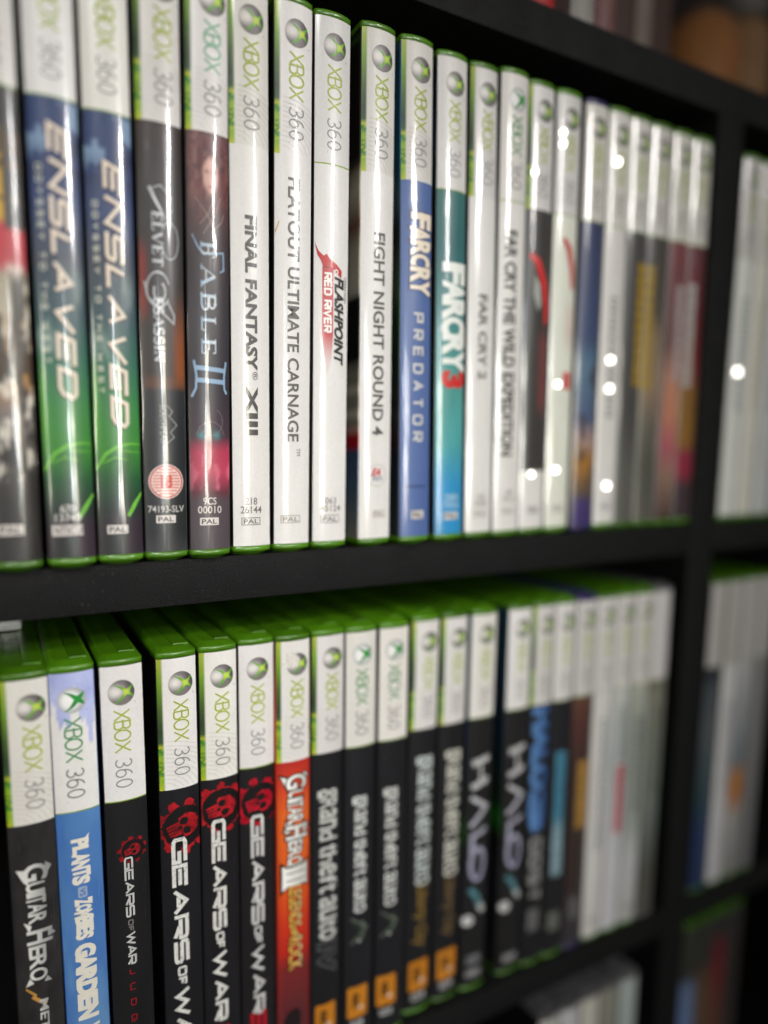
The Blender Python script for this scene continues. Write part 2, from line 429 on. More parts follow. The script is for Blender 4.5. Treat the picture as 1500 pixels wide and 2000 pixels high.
class Spine:
    """Everything printed on one insert: coloured triangles in (u, v) millimetres, u across, v up."""

    def __init__(s):
        s.tris = []          # (3x2 pts, 3x3 colours, lift)
        s.grids = []
        s.k = 0

    def lift(s):
        s.k += 1
        return 0.02 + 0.006 * s.k

    def grid(s, v0, v1, fn, step=1.0):
        s.grids.append((v0, v1, fn, step))

    def poly(s, pts, col, lift=None):
        lift = s.lift() if lift is None else lift
        pts = [tuple(p) for p in pts]
        idx = tessellate_polygon([[Vector((p[0], p[1], 0)) for p in pts]])
        for t in idx:
            s._tri([pts[i] for i in t], col, lift)

    def _tri(s, p, col, lift):
        p = np.array(p, float)
        c = np.array([col(*q) if callable(col) else col for q in p], float)
        s.tris.append((p, c, lift))

    def rect(s, u0, u1, v0, v1, col, lift=None):
        s.poly([(u0, v0), (u1, v0), (u1, v1), (u0, v1)], col, lift)

    def rrect(s, u0, u1, v0, v1, r, col, lift=None):
        pts = []
        for cx, cy, a in ((u1 - r, v1 - r, 0), (u0 + r, v1 - r, 90), (u0 + r, v0 + r, 180), (u1 - r, v0 + r, 270)):
            pts += arc(cx, cy, r, r, a, a + 90, 5)
        s.poly(pts, col, lift)

    def frame(s, u0, u1, v0, v1, w, col):
        l = s.lift()
        s.rect(u0, u1, v0, v0 + w, col, l); s.rect(u0, u1, v1 - w, v1, col, l)
        s.rect(u0, u0 + w, v0 + w, v1 - w, col, l); s.rect(u1 - w, u1, v0 + w, v1 - w, col, l)

    def disc(s, cu, cv, ru, rv, col, n=28, rot=0, lift=None):
        ca, sa = math.cos(rot), math.sin(rot)
        pts = []
        for i in range(n):
            a = 2 * math.pi * i / n
            x, y = ru * math.cos(a), rv * math.sin(a)
            pts.append((cu + x * ca - y * sa, cv + x * sa + y * ca))
        s.poly(pts, col, lift)

    def orbfill(s, cu, cv, r, fn, n=32, rings=5):
        l = s.lift()
        for k in range(rings):
            r0, r1 = r * k / rings, r * (k + 1) / rings
            for i in range(n):
                a0, a1 = 2 * math.pi * i / n, 2 * math.pi * (i + 1) / n
                p = [(cu + r0 * math.cos(a0), cv + r0 * math.sin(a0)), (cu + r1 * math.cos(a0), cv + r1 * math.sin(a0)),
                     (cu + r1 * math.cos(a1), cv + r1 * math.sin(a1)), (cu + r0 * math.cos(a1), cv + r0 * math.sin(a1))]
                s._tri([p[0], p[1], p[2]], fn, l)
                if k:
                    s._tri([p[0], p[2], p[3]], fn, l)

    def stroke(s, pts, w, col, lift=None, closed=False, taper=None):
        lift = s.lift() if lift is None else lift
        P = [np.array(p, float) for p in pts]
        n = len(P)
        if n > 2 and np.linalg.norm(P[0] - P[-1]) < 1e-6:
            closed = True
            P = P[:-1]; n -= 1
        Lp, Rp = [], []
        for i in range(n):
            a = P[i - 1] if (i > 0 or closed) else None
            b = P[(i + 1) % n] if (i < n - 1 or closed) else None
            d1 = (P[i] - a) if a is not None else (b - P[i])
            d2 = (b - P[i]) if b is not None else (P[i] - a)
            d1 = d1 / (np.linalg.norm(d1) + 1e-12); d2 = d2 / (np.linalg.norm(d2) + 1e-12)
            n1, n2 = np.array([-d1[1], d1[0]]), np.array([-d2[1], d2[0]])
            m = n1 + n2
            m = m / (np.linalg.norm(m) + 1e-12)
            q = 1.0 / max(0.45, float(m @ n1))
            ww = w / 2 * q * (taper(i / max(1, n - 1)) if taper else 1)
            Lp.append(P[i] + m * ww); Rp.append(P[i] - m * ww)
        for i in range(n if closed else n - 1):
            j = (i + 1) % n
            s._tri([Lp[i], Rp[i], Rp[j]], col, lift)
            s._tri([Lp[i], Rp[j], Lp[j]], col, lift)

    # --- lettering.  down=True: reads from top to bottom, heads to the right.
    def _map(s, box, down):
        u0, u1, v0, v1 = box
        if down:
            return lambda x, y: (u0 + (u1 - u0) * y, v0 + (v1 - v0) * x)
        return lambda x, y: (u0 + (u1 - u0) * x, v1 + (v0 - v1) * y)

    def text(s, body, u0, u1, v0, v1, col, off=0.0, down=True, shear=0.0, outline=None, ocol=None, lift=None):
        """v0 = upper end, v1 = lower end"""
        bv, _ = text_tris(body, 0.0)
        lo, hi = bv.min(0), bv.max(0)
        f = s._map((u0, u1, v0, v1), down)
        for o, c in (((outline, ocol),) if outline is not None else ()) + ((off, col),):
            vs, ts = text_tris(body, o)
            l = s.lift() if lift is None else lift
            q = (vs - lo) / (hi - lo)
            q[:, 0] += shear * (q[:, 1] - 0.5) * (hi[1] - lo[1]) / (hi[0] - lo[0])
            m = [f(*p) for p in q]
            for t in ts:
                s._tri([m[i] for i in t], c, l)

    def letters(s, body, u0, u1, v0, v1, col, off=0.03, jit=0.1, seed=1, outline=None, ocol=None, wid=None):
        """one cell per letter with uneven heights (hand-drawn titles)"""
        rnd = random.Random(seed)
        ws = [(wid or {}).get(ch, 0.5 if ch in 'IJ1' else (0.45 if ch == ' ' else 1.0)) for ch in body]
        tot = sum(ws)
        x = 0
        for ch, w in zip(body, ws):
            a, b = v0 + (v1 - v0) * (x / tot), v0 + (v1 - v0) * ((x + w * 0.92) / tot)
            x += w
            if ch == ' ':
                continue
            j0, j1 = rnd.uniform(-jit, jit) * (u1 - u0), rnd.uniform(-jit, jit) * (u1 - u0)
            s.text(ch, u0 + j0, u1 + j1, a, b, col, off, outline=outline, ocol=ocol)

    def glyphs(s, font, body, u0, u1, v0, v1, w, col, gap=0.28, shear=0.0, down=True, grow=0, under=None):
        """stroke lettering fitted into the box; w is the stroke width in mm"""
        h = u1 - u0 if down else v0 - v1
        adv, items = 0.0, []
        for ch in body:
            gw, st = font[ch]
            items.append((adv, st))
            adv += gw + gap
        adv -= gap
        f = s._map((u0 + w / 2, u1 - w / 2, v0 - w / 2, v1 + w / 2) if down else (u0 + w / 2, u1 - w / 2, v0 - w / 2, v1 + w / 2), down)
        base = s.lift()
        s.k += 1
        i = 0
        for a, st in items:
            for k, sk in enumerate(st):
                pts, fac = sk if isinstance(sk, tuple) else (sk, 1.0)
                m = [f((a + p[0] + shear * (p[1] - .5)) / adv, p[1]) for p in pts]
                s.stroke(m, w * fac + grow, col, base + 0.002 * (k % 4))
                i += 1

    # --- mesh
    def mesh(s, name, flank):
        V, C, Nn, F = [], [], [], []

        def addv(p, c, n):
            V.append(p); C.append(c); Nn.append(n)
            return len(V) - 1
        nrm = {u: sag_n(u) for u in US}
        for v0, v1, fn, step in s.grids:
            n = max(1, int(round((v1 - v0) / step)))
            vs = np.linspace(v0, v1, n + 1)
            uu, vv = np.meshgrid(US, vs)
            col = fn(uu, vv)
            ids = np.zeros((n + 1, NU + 1), int)
            for j in range(n + 1):
                for i in range(NU + 1):
                    u = US[i]
                    ids[j, i] = addv((u, sag(u), vs[j]), col[j, i], nrm[u])
            for j in range(n):
                for i in range(NU):
                    F.append((ids[j, i], ids[j, i + 1], ids[j + 1, i + 1], ids[j + 1, i]))
        # lettering and art cut along the same columns, so that it follows the curve
        du = W / NU
        for p, c, l in s.tris:
            if p[:, 1].max() < 3.6 or p[:, 1].min() > 186.4:
                continue
            poly = [np.concatenate([p[i], c[i]]) for i in range(len(p))]
            poly = clip(poly, 1, 3.6, True); poly = clip(poly, 1, 186.4, False)
            if len(poly) < 3:
                continue
            umin, umax = min(q[0] for q in poly), max(q[0] for q in poly)
            i0, i1 = max(0, int(math.floor(umin / du))), min(NU - 1, int(math.floor(umax / du)))
            for i in range(i0, i1 + 1):
                q = clip(clip(poly, 0, US[i], True), 0, US[i + 1], False)
                if len(q) < 3:
                    continue
                ar = 0.0
                for a in range(len(q)):
                    b = q[(a + 1) % len(q)]
                    ar += q[a][0] * b[1] - b[0] * q[a][1]
                if abs(ar) < 1e-5:
                    continue
                if ar < 0:
                    q = q[::-1]
                ya, yb = sag(US[i]), sag(US[i + 1])
                f = []
                for r in q:
                    t = (r[0] - US[i]) / du
                    nn = nrm[US[i]] * (1 - t) + nrm[US[i + 1]] * t
                    nn = nn / np.linalg.norm(nn)
                    f.append(addv((r[0] + nn[0] * l, ya + (yb - ya) * t + nn[1] * l, r[1]), r[2:5], nn))
                F.append(tuple(f))
        # the insert wraps round both sides of the case
        for side in (0, 1):
            ue = 0.0 if side == 0 else W
            sx = -1 if side == 0 else 1
            xo = -0.34 if side == 0 else W + 0.34
            vs = np.linspace(3.5, 186.5, 62)
            cols = [(ue, 0.0, nrm[US[0 if side == 0 else -1]]), (ue + sx * .24, .22, np.array([sx * .7, -.7, 0])),
                    (xo, .9, np.array([sx, 0, 0.])), (xo, 14.0, np.array([sx, 0, 0.])), (xo, 126.0, np.array([sx, 0, 0.]))]
            ids = []
            for j, v in enumerate(vs):
                row = []
                for k, (x, y, nn) in enumerate(cols):
                    row.append(addv((x, y, v), flank(side, k, y, v), nn))
                ids.append(row)
            for j in range(len(vs) - 1):
                for k in range(len(cols) - 1):
                    q = (ids[j][k], ids[j][k + 1], ids[j + 1][k + 1], ids[j + 1][k])
                    F.append(q if side == 1 else q[::-1])
        me = bpy.data.meshes.new(name)
        me.from_pydata([(a * MM, b * MM, c * MM) for a, b, c in V], [], F)
        at = me.color_attributes.new('Col', 'FLOAT_COLOR', 'POINT')
        buf = np.ones((len(V), 4), np.float32)
        buf[:, :3] = np.clip(np.array(C), 0, 1)
        at.data.foreach_set('color', buf.ravel())
        for pl in me.polygons:
            pl.use_smooth = True
        me.normals_split_custom_set_from_vertices([tuple(x) for x in Nn])
        me.materials.append(M_PRINT)
        return me


def clip(poly, ax, val, keep_greater):
    out = []
    n = len(poly)
    for i in range(n):
        a, b = poly[i], poly[(i + 1) % n]
        da = (a[ax] - val) if keep_greater else (val - a[ax])
        db = (b[ax] - val) if keep_greater else (val - b[ax])
        if da >= 0:
            out.append(a)
        if (da > 0 and db < 0) or (da < 0 and db > 0):
            t = da / (da - db)
            out.append(a + (b - a) * t)
    return out


# ---------------------------------------------------------------- the moulded shell
def shell_mesh():
    bm = bmesh.new()

    def ring(z, ins, fr):
        """ins: how far the sides come in; fr: how far the front goes back"""
        pts = []
        for u in np.linspace(0, W, 15):
            t = (u - 7) / 7
            x = 7 + t * (7.0 - ins * 1.25)
            pts.append((x, sag(u) + fr + (ins * 0.9) * abs(t) ** 5))
        xl, xr = -0.3 + ins, 14.3 - ins
        pts = [(xl, 1.0 + fr)] + pts + [(xr, 1.0 + fr), (xr, 127.5 - ins), (xr - 1.5, 129 - ins), (xl + 1.5, 129 - ins), (xl, 127.5 - ins)]
        return [bm.verts.new(Vector((a, b, z)) * MM) for a, b in pts]
    prof = [(0.0, 1.6, 2.6), (0.3, 1.35, 2.2), (1.35, 0.40, 0.55), (1.6, 0.12, 0.15), (1.95, 0.0, 0.0), (3.42, 0.0, 0.0), (3.46, 0.0, 0.3),
            (186.54, 0.0, 0.3), (186.58, 0.0, 0.0), (188.35, 0.0, 0.0), (188.6, 0.10, 0.15), (188.78, 0.30, 0.55), (189.6, 1.15, 2.9), (189.85, 1.5, 3.5), (190.0, 1.9, 4.2)]
    rings = [ring(*p) for p in prof]
    n = len(rings[0])
    for a, b in zip(rings, rings[1:]):
        for i in range(n):
            j = (i + 1) % n
            bm.faces.new((a[i], a[j], b[j], b[i]))
    bm.faces.new(rings[0][::-1]); bm.faces.new(rings[-1])
    sharp_by_angle(bm, 13)
    bmesh.ops.recalc_face_normals(bm, faces=bm.faces[:])
    me = bpy.data.meshes.new('shell')
    bm.to_mesh(me); bm.free()
    return me


SHELLS = {}
for key, mt in (('green', M_GREEN), ('purple', M_PURPLE), ('smoke', M_SMOKE)):
    me = shell_mesh(); me.materials.append(mt)
    lid = box_mesh('lid', 7.1, 12.5, 4.0, 126, 189.6, 190.3, 0.0); lid.materials.append(mt)
    SHELLS[key] = (me, lid)


def dark_flank(side, k, y, v):
    return srgb(24, 24, 26) if v > 6 else srgb(40, 40, 42)


def flank_of(*stops):
    def f(side, k, y, v):
        return ramp(np.array(v), stops)
    return f


def make_case(label, x, y, z0, lean, lz, spine, group, shell='green', flank=dark_flank, glints=(), slim=1.0):
    t = thing('game_case', label, 'game case', (x, y, z0), group)
    t.rotation_euler = (-math.atan(lz), math.atan(lean), 0)
    t.scale.x = slim
    s, l = SHELLS[shell]
    link('shell', s, None, t)
    link('lid', l, None, t)
    link('cover', spine.mesh('cover', flank), None, t)
    for u, v, r in glints:
        glint_disc(t, x, y, z0, u, v, r)
    return t


def glint_disc(t, x, y, z0, u, v, r):
    """an added metal disc tilted to mirror lamp light at the camera"""
    P = Vector((x + u, y + sag(u) - 0.5, z0 + v)) * MM
    a = (LOW - P).normalized(); b = (Vector(CAM) * MM - P).normalized()
    h = (a + b).normalized()
    q = h.to_track_quat('Z', 'Y')
    bm = bmesh.new()
    bmesh.ops.create_circle(bm, cap_ends=True, radius=r * MM, segments=20)
    ex = bmesh.ops.extrude_face_region(bm, geom=bm.faces[:])
    vs = [e for e in ex['geom'] if isinstance(e, bmesh.types.BMVert)]
    for w in vs:
        w.co.z -= 0.5 * MM
        w.co.xy *= 1.25
    bmesh.ops.recalc_face_normals(bm, faces=bm.faces[:])
    M = Matrix.Translation(Vector((u, sag(u) - 0.5, v)) * MM) @ q.to_matrix().to_4x4()
    bm.transform(M)
    me = bpy.data.meshes.new('glint_mirror')
    bm.to_mesh(me); bm.free()
    link('glint_mirror', me, M_GLINT, t)


# ---------------------------------------------------------------- printed pieces shared by the inserts
WHITE = srgb(224, 222, 220)
ZW = 138.3
LIME, GREEN, GREY = srgb(158, 174, 46), srgb(40, 132, 62), srgb(140, 138, 138)


def flat(col):
    col = np.array(col)
    return lambda u, v: np.ones(u.shape + (3,)) * col


def strip_fn(u, v):
    base = ramp(v, [(139, (168, 186, 40)), (143, (120, 168, 40)), (146, (60, 130, 40)), (150, (150, 180, 40)), (153.5, (60, 140, 45)),
                    (156, (52, 84, 50)), (160, (48, 66, 44)), (168, (72, 100, 40)), (177, (110, 150, 40)), (186.5, (160, 176, 62))])
    st = vnoise(v * 1.1 + u * 0.55, v * 0.0, 7)
    m = sstep(156 - v, 0, 2)
    base = mix(base, srgb(205, 200, 40), sstep(st, .62, .8) * m * .8)
    base = mix(base, srgb(40, 120, 40), sstep(.36 - st, 0, .2) * m * .8)
    return base


def orb(s, cu, cv, r, new=False):
    if new:
        fn = lambda u, v: mix(srgb(236, 236, 236), srgb(165, 168, 172), np.array(sstep(math.hypot(u - cu + 0.6, v - cv) / r, .45, 1.0)))
    else:
        fn = lambda u, v: mix(mix(srgb(222, 218, 216), srgb(120, 114, 114), np.array(sstep(math.hypot((u - cu + r * .45) * .8, v - cv - .1 * r) / r, .1, .8))), srgb(78, 74, 76), np.array(sstep((u - cu) / r + .3 * (v - cv) / r, .25, .95)))
    s.orbfill(cu, cv, r, fn)
    g = srgb(24, 130, 50) if new else srgb(92, 165, 40)
    g2 = srgb(40, 150, 60) if new else srgb(205, 222, 90)
    X = (cu + r * .36, cv + r * .02)
    c = lambda u, v: mix(g2, g, np.array(sstep(math.hypot(u - X[0], v - X[1]) / r, .05, .5)))
    k = 1.35 if new else 1.0
    for (du, dv, w0, bu, bv) in ((-.92, .62, .30, .12, .10), (-.90, -.84, .30, .10, -.22), (.50, .56, .36, .10, -.02), (.50, -.44, .36, .12, .0)):
        a = np.array(X); b = np.array([X[0] + du * r, X[1] + dv * r])
        md = (a + b) / 2 + np.array([bu, bv]) * r
        pts = [(1 - t) ** 2 * a + 2 * t * (1 - t) * md + t * t * b for t in np.linspace(0, 1, 7)]
        s.stroke(pts, w0 * r * k, c, taper=lambda t: max(.12, 1 - t * .9))


_bn = 0


def band(s, style, new=False, du=0.0, dv=0.0, top=None, word=True, green=None, grey=None, dull=1.0):
    """the white head band: style 'strip' has the green stripe, 'plain' a thin green line under it"""
    global _bn
    _bn += 1
    rr = random.Random(_bn * 7 + 3)
    k = rr.uniform(.90, 1.03)
    wh = WHITE * dull * np.array([k, k * rr.uniform(.985, 1.0), k * rr.uniform(.955, 1.02)])
    if style == 'strip':
        def fn(u, v):
            c = np.ones(u.shape + (3,)) * wh
            return np.where((u < 1.9)[..., None], strip_fn(u, v), c)
        s.grid(ZW, 186.5, top or fn, 0.8)
        for i in range(11):
            r = 4.5 + i * 1.55
            pts = [q for q in arc(2.0, 136.5, r * 1.15, r, 4, 92, 22) if ZW + .4 < q[1] < 156.5 and 2.2 < q[0] < 14]
            if len(pts) > 2:
                s.stroke(pts, 0.30, wh * srgb(222, 221, 219) / srgb(240, 240, 240))
        cu = 8.6 + du
    else:
        s.grid(ZW, 186.5, top or flat(wh), 0.8)
        s.rect(0, 14, ZW - .05, ZW + .35, srgb(120, 150, 40))
        cu = 7.3 + du
    if not word:
        return
    g = srgb(34, 128, 58) if new else LIME
    if green is not None:
        g = green
    q = grey if grey is not None else (srgb(110, 110, 112) if new else GREY)
    orb(s, cu + .1, 177.2 + dv, 4.45, new)
    s.text('®', cu + 4.3, cu + 4.9, 173.6 + dv, 173.0 + dv, GREY)
    s.glyphs(THIN, 'XBOX', cu - 2.9, cu + 2.9, 171.3 + dv, 155.9 + dv, 0.56, g, gap=0.13)
    s.glyphs(THIN, '360', cu - 2.9, cu + 2.9, 153.7 + dv, 143.2 + dv, 0.50, q, gap=0.2)
    s.disc(cu - 2.7, 142.3 + dv, .16, .16, GREY, 8)


def pal(s, u0, u1, v0, v1, dark=True, word='PAL', ink=None):
    if dark:
        s.rrect(u0, u1, v1, v0, .25, srgb(214, 208, 204))
        s.text(word, u0 + .7, u1 - .7, v0 - .55, v1 + .5, srgb(52, 48, 50), .02, down=False)
    else:
        c = srgb(120, 116, 112) if ink is None else ink
        s.frame(u0, u1, v1, v0, .22, c)
        s.text(word, u0 + .8, u1 - .8, v0 - .6, v1 + .55, c, .01, down=False)


def num(s, a, b, u0, u1, v0, v1, col):
    m = (v0 + v1) / 2
    w = (u1 - u0)
    if a:
        s.text(a, u0 + w * .22, u1 - w * .22, v0, m + .25, col, .008, down=False)
    s.text(b, u0, u1, m - .25 if a else v0, v1, col, .008, down=False)


def smudge_bars(s, u0, u1, v0, v1, col, pitch=3.2, seed=0, fill=.62):
    """lettering too far out of focus to read: uneven upright marks only"""
    rnd = random.Random(seed)
    v = v0
    l = s.lift()
    while v > v1 + .5:
        h = pitch * rnd.uniform(.75, 1.25)
        s.rect(u0 + rnd.uniform(0, .4), u1 - rnd.uniform(0, .6), max(v1, v - h * fill), v, col, l)
        v -= h


def wear(s, u0, u1, v0, v1, n, col, seed, rmax=.22):
    rnd = random.Random(seed)
    l = s.lift()
    s.k += 1
    for i in range(n):
        u, v = rnd.uniform(u0, u1), rnd.uniform(v1, v0)
        r = rmax * rnd.uniform(.35, 1) ** 1.5
        pts = [(u + r * rnd.uniform(.5, 1.3) * math.cos(a), v + r * rnd.uniform(.5, 1.6) * math.sin(a)) for a in (0, 1.2, 2.4, 3.6, 4.9)]
        s.poly(pts, col, l + .003 * (i % 3))


DARK = srgb(26, 26, 29)


def dark_fn(c=(27, 27, 30), seed=3, amt=.35, tint=(44, 44, 50)):
    def f(u, v):
        base = np.ones(u.shape + (3,)) * srgb(*c) * .62
        return mix(base, srgb(*tint) * .7, fbm(u, v, seed, 5, 22) * amt)
    return f


UP = 'game cases standing on the upper shelf'
LO = 'game cases standing on the lower shelf'
ROW = -220.98

# ================================================================ the shelving unit
unit = thing('shelving_unit', 'black grained cube shelving unit that holds all the rows of cases', 'shelving', (0, 0, ROW * 2 - 16.2))
zb = ROW * 2 - 16.2


def part(name, x0, x1, y0, y1, z0, z1, mat, bev=.5):
    o = link(name, box_mesh(name, x0, x1, y0, y1, z0 - zb, z1 - zb, bev), mat, unit)
    return o


XP0, XP1 = 306.2, 326.6
part('shelf_board', -170, 660, -0.1, 306, 218.9 - 16.2, 218.9, M_BOARD)
for zt in (0.0, ROW, ROW * 2):
    part('shelf_board', -150, XP0 - .2, 0.0, 300, zt - 16.2, zt, M_BOARD)
    part('shelf_board', XP1 + .2, 640, 0.0, 300, zt - 16.2, zt, M_BOARD)
part('upright', XP0, XP1, -0.15, 300, ROW * 2 - 16.2, 202.65, M_BOARD)
part('upright', -170, -150.05, -0.15, 300, ROW * 2 - 16.2, 202.65, M_BOARD)
part('upright', 640.05, 660, -0.15, 300, ROW * 2 - 16.2, 202.65, M_BOARD)
part('back_panel', -170, 660, 300.2, 306, ROW * 2 - 16.2, 202.65, M_BACK)


wl = link('wall', box_mesh('wall', -900, 1300, 330, 360, -600, 900, 0), plastic('dull_brown_wall', (0.05, 0.042, 0.040), .8, 0))
wl['kind'] = 'structure'

# ================================================================ upper row
def ens_fn(shift):
    def f(u, v):
        c = ramp(v, [(3, (52, 42, 52)), (14, (50, 40, 50)), (19, (34, 48, 44)), (28, (34, 84, 48)), (38, (58, 132, 50)), (50, (56, 128, 66)), (64, (48, 104, 86)),
                     (78, (60, 84, 92)), (94, (64, 72, 86)), (110, (50, 66, 108)), (126, (46, 62, 104)), (139, (48, 66, 108))])
        n = fbm(u + shift, v, 11, 5.5, 9)
        c = mix(c, srgb(128, 156, 186), sstep(n, .60, .66) * sstep(v, 118, 128) * .85)
        c = mix(c, srgb(24, 34, 62), sstep(.46 - n, 0, .05) * sstep(v, 112, 122) * .55)
        n2 = fbm(u, v, 21, 4, 14)
        c = mix(c, srgb(150, 170, 165), sstep(n2, .58, .85) * sstep(95 - v, 0, 12) * sstep(v, 55, 62) * .6)
        c = mix(c, srgb(28, 46, 34), sstep(n2, .52, .7) * sstep(42 - v, 0, 16) * .7)
        c = mix(c, srgb(86, 170, 30), sstep(2.6 - u, 0, 2.6) * sstep(70 - v, 0, 14) * sstep(v, 34, 46) * .7)
        return c
    return f


def enslaved(sh, second):
    s = Spine()
    s.grid(3.5, ZW, ens_fn(sh), .7)
    band(s, 'plain')
    for (pts, w) in (([(0, 31), (3, 36), (7, 38.6), (11, 39.4), (14, 39.2)], 1.0), ([(9.5, 16), (11.5, 19.5), (14, 23.5)], 1.5), ([(2, 33), (6, 35), (10, 34)], .4), ([(6, 37.6), (10, 36.9), (14, 36.6)], .4)):
        s.stroke(pts, w, srgb(110, 186, 60), taper=lambda t: .35 + .65 * math.sin(math.pi * min(1, t + .15)))
    top, end = (130.6, 53.0) if not second else (123.5, 44.8)
    for du, dv, c in ((-.25, -.35, srgb(92, 60, 54)), (0, 0, srgb(226, 212, 194))):
        s.glyphs(SQ, 'ENSLAVED', 5.1 + du, 10.7 + du, top + dv, end + dv, 1.15, c, gap=.34, shear=.24)
    sub = (119.6, 63) if not second else (112.6, 55)
    s.glyphs(SQ, 'ODYSSEY TO THE WEST', 1.7, 3.3, sub[0], sub[1], .34, srgb(206, 208, 190), gap=.85)
    if not second:
        num(s, '670', '13749', 2.3, 10.0, 20.3, 15.1, srgb(214, 212, 206))
        pal(s, 1.3, 8.6, 14.0, 10.7, True, 'NTSC')
        s.rect(8.8, 10.3, 10.7, 14.0, srgb(214, 208, 204))
        s.text('J', 9.15, 9.95, 13.5, 11.2, srgb(52, 48, 50), .02, down=False)
    else:
        pal(s, 2.7, 9.2, 13.2, 10.4)
    return s


s = Spine()


def u1_fn(u, v):
    c = ramp(v, [(3, (40, 38, 38)), (22, (40, 38, 36)), (34, (64, 58, 54)), (48, (120, 112, 108)), (62, (186, 130, 40)), (78, (176, 168, 150)), (87, (160, 150, 130)), (90, (178, 44, 58)), (101, (186, 40, 52)), (103, (206, 160, 28)), (126, (206, 166, 20)), (128, (58, 58, 60)), (139, (70, 70, 72))])
    n = fbm(u, v, 33, 3.2, 7)
    c = mix(c, srgb(222, 216, 204), sstep(n, .55, .62) * sstep(92 - v, 0, 4) * sstep(v, 26, 32) * .8)
    c = mix(c, srgb(34, 31, 30), sstep(fbm(u + 4, v, 36, 2.4, 9), .46, .54) * sstep(90 - v, 0, 6) * .9)
    c = mix(c, srgb(34, 34, 36), sstep(u, 8.2, 9.2) * sstep(v, 99, 101))
    st = vnoise(v * .62, v * 0, 5)
    c = mix(c, srgb(66, 48, 20), sstep(st, .66, .74) * sstep(v, 102, 104) * sstep(127 - v, 0, 1) * .8)
    return c


s.grid(3.5, ZW, u1_fn, .6)
band(s, 'plain', dull=.82)
pal(s, 2.0, 9.4, 14.8, 11.6)
make_case('game case with yellow, red and beige artwork, cut off by the left edge', -27.1, -4.0, 0, .0, -.001, s, UP)
make_case('navy to green case with wide beige letters and white NTSC J box near its foot', -11.0, -3.6, 0, .0005, -.0006, enslaved(0, False), UP)
make_case('navy to green case with wide beige letters and white PAL box near its foot', 4.33, -2.1, 0, .004, -.0004, enslaved(.0, True), UP)


# -- black spine, silver serif title, red and white round badge
def velvet_fn(u, v):
    c = ramp(v, [(3, (62, 64, 66)), (10, (40, 44, 46)), (40, (38, 42, 46)), (56, (44, 46, 50)), (64, (60, 52, 48)), (95, (62, 58, 58)), (120, (58, 54, 54)), (139, (62, 48, 46))])
    c = mix(c, srgb(150, 40, 26), sstep(3.4 - u, 0, 3.0) * sstep(v, 76, 84) * sstep(106 - v, 0, 10) * .9)
    c = mix(c, srgb(150, 82, 42), sstep(u, 8.6, 12.5) * sstep(v, 57, 60) * sstep(92 - v, 0, 26))
    c = mix(c, srgb(120, 74, 44), sstep(u, 0, 2) * sstep(v, 56.5, 58) * sstep(63 - v, 0, 4) * .6)
    return mix(c, srgb(26, 24, 24), fbm(u, v, 3, 4, 20) * .4)


s = Spine()
s.grid(3.5, ZW, velvet_fn, .8)
band(s, 'strip')
SIL = lambda u, v: mix(srgb(232, 234, 236), srgb(168, 172, 176), np.array(sstep(abs(u - 6), 0, 2.4)))
s.glyphs(SERIF, 'ELVET', 3.7, 7.6, 112.0, 95.0, .85, SIL, gap=.14)
s.stroke([(3.4, 119.0), (5, 115.5), (6.8, 112.6), (8.2, 110)], 1.0, SIL, taper=lambda t: 1.1 - .7 * t)
sw = arc(9.6, 103.4, 2.8, 5.6, 150, -150, 22)
s.stroke([(8.2, 110)] + sw, .34, SIL)
s.stroke([(3.6, 118.4), (7, 119.8), (10, 116.6), (10.6, 112.5), (9.2, 112.0)], .26, SIL)
s.stroke(arc(5.6, 88.2, 3.6, 5.4, 20, 330, 24), .5, SIL)
s.stroke(arc(6.0, 87.6, 1.8, 3.0, 60, -210, 18), .55, SIL)
s.stroke([(1.4, 90.5), (2.2, 86), (4.6, 83.4), (7.6, 80.4), (10.4, 78.0), (10.6, 80.6), (8.4, 84.8)], .5, SIL)
s.glyphs(SERIF, 'SSASSIN', 3.7, 7.4, 86.0, 65.2, .8, SIL, gap=.1)
MT = srgb(150, 152, 150)
s.stroke([(7.4, 52), (9.4, 50), (8.2, 48.4), (10.8, 45.6), (8.6, 43.2), (9.8, 41.6), (7.2, 39.4)], .3, MT)
s.text('SOUTHPEAK', 5.2, 7.2, 52.0, 39.6, MT, .0)
s.disc(6.95, 27.0, 5.75, 5.75, srgb(226, 214, 208), 36)
s.stroke(arc(6.95, 27, 5.2, 5.2, 90, 450, 36), .5, srgb(196, 70, 62))
for k in range(9):
    a = 4.6 * math.sqrt(max(.05, 1 - ((k - 4) / 4.6) ** 2))
    s.rect(6.95 - a, 6.95 + a, 27 + (k - 4) * 1.0 - .28, 27 + (k - 4) * 1.0 + .28, srgb(214, 128, 118))
s.text('18', 5.2, 8.7, 29.2, 24.9, srgb(196, 60, 56), .04, down=False)
s.text('74193-SLV', .9, 12.7, 19.0, 16.8, srgb(206, 206, 200), .005, down=False)
pal(s, 3.3, 9.8, 15.8, 13.2)
make_case('black game case with silver serif title and round red and white age badge', 19.6, -1.6, 0, .006, -.012, s, UP)


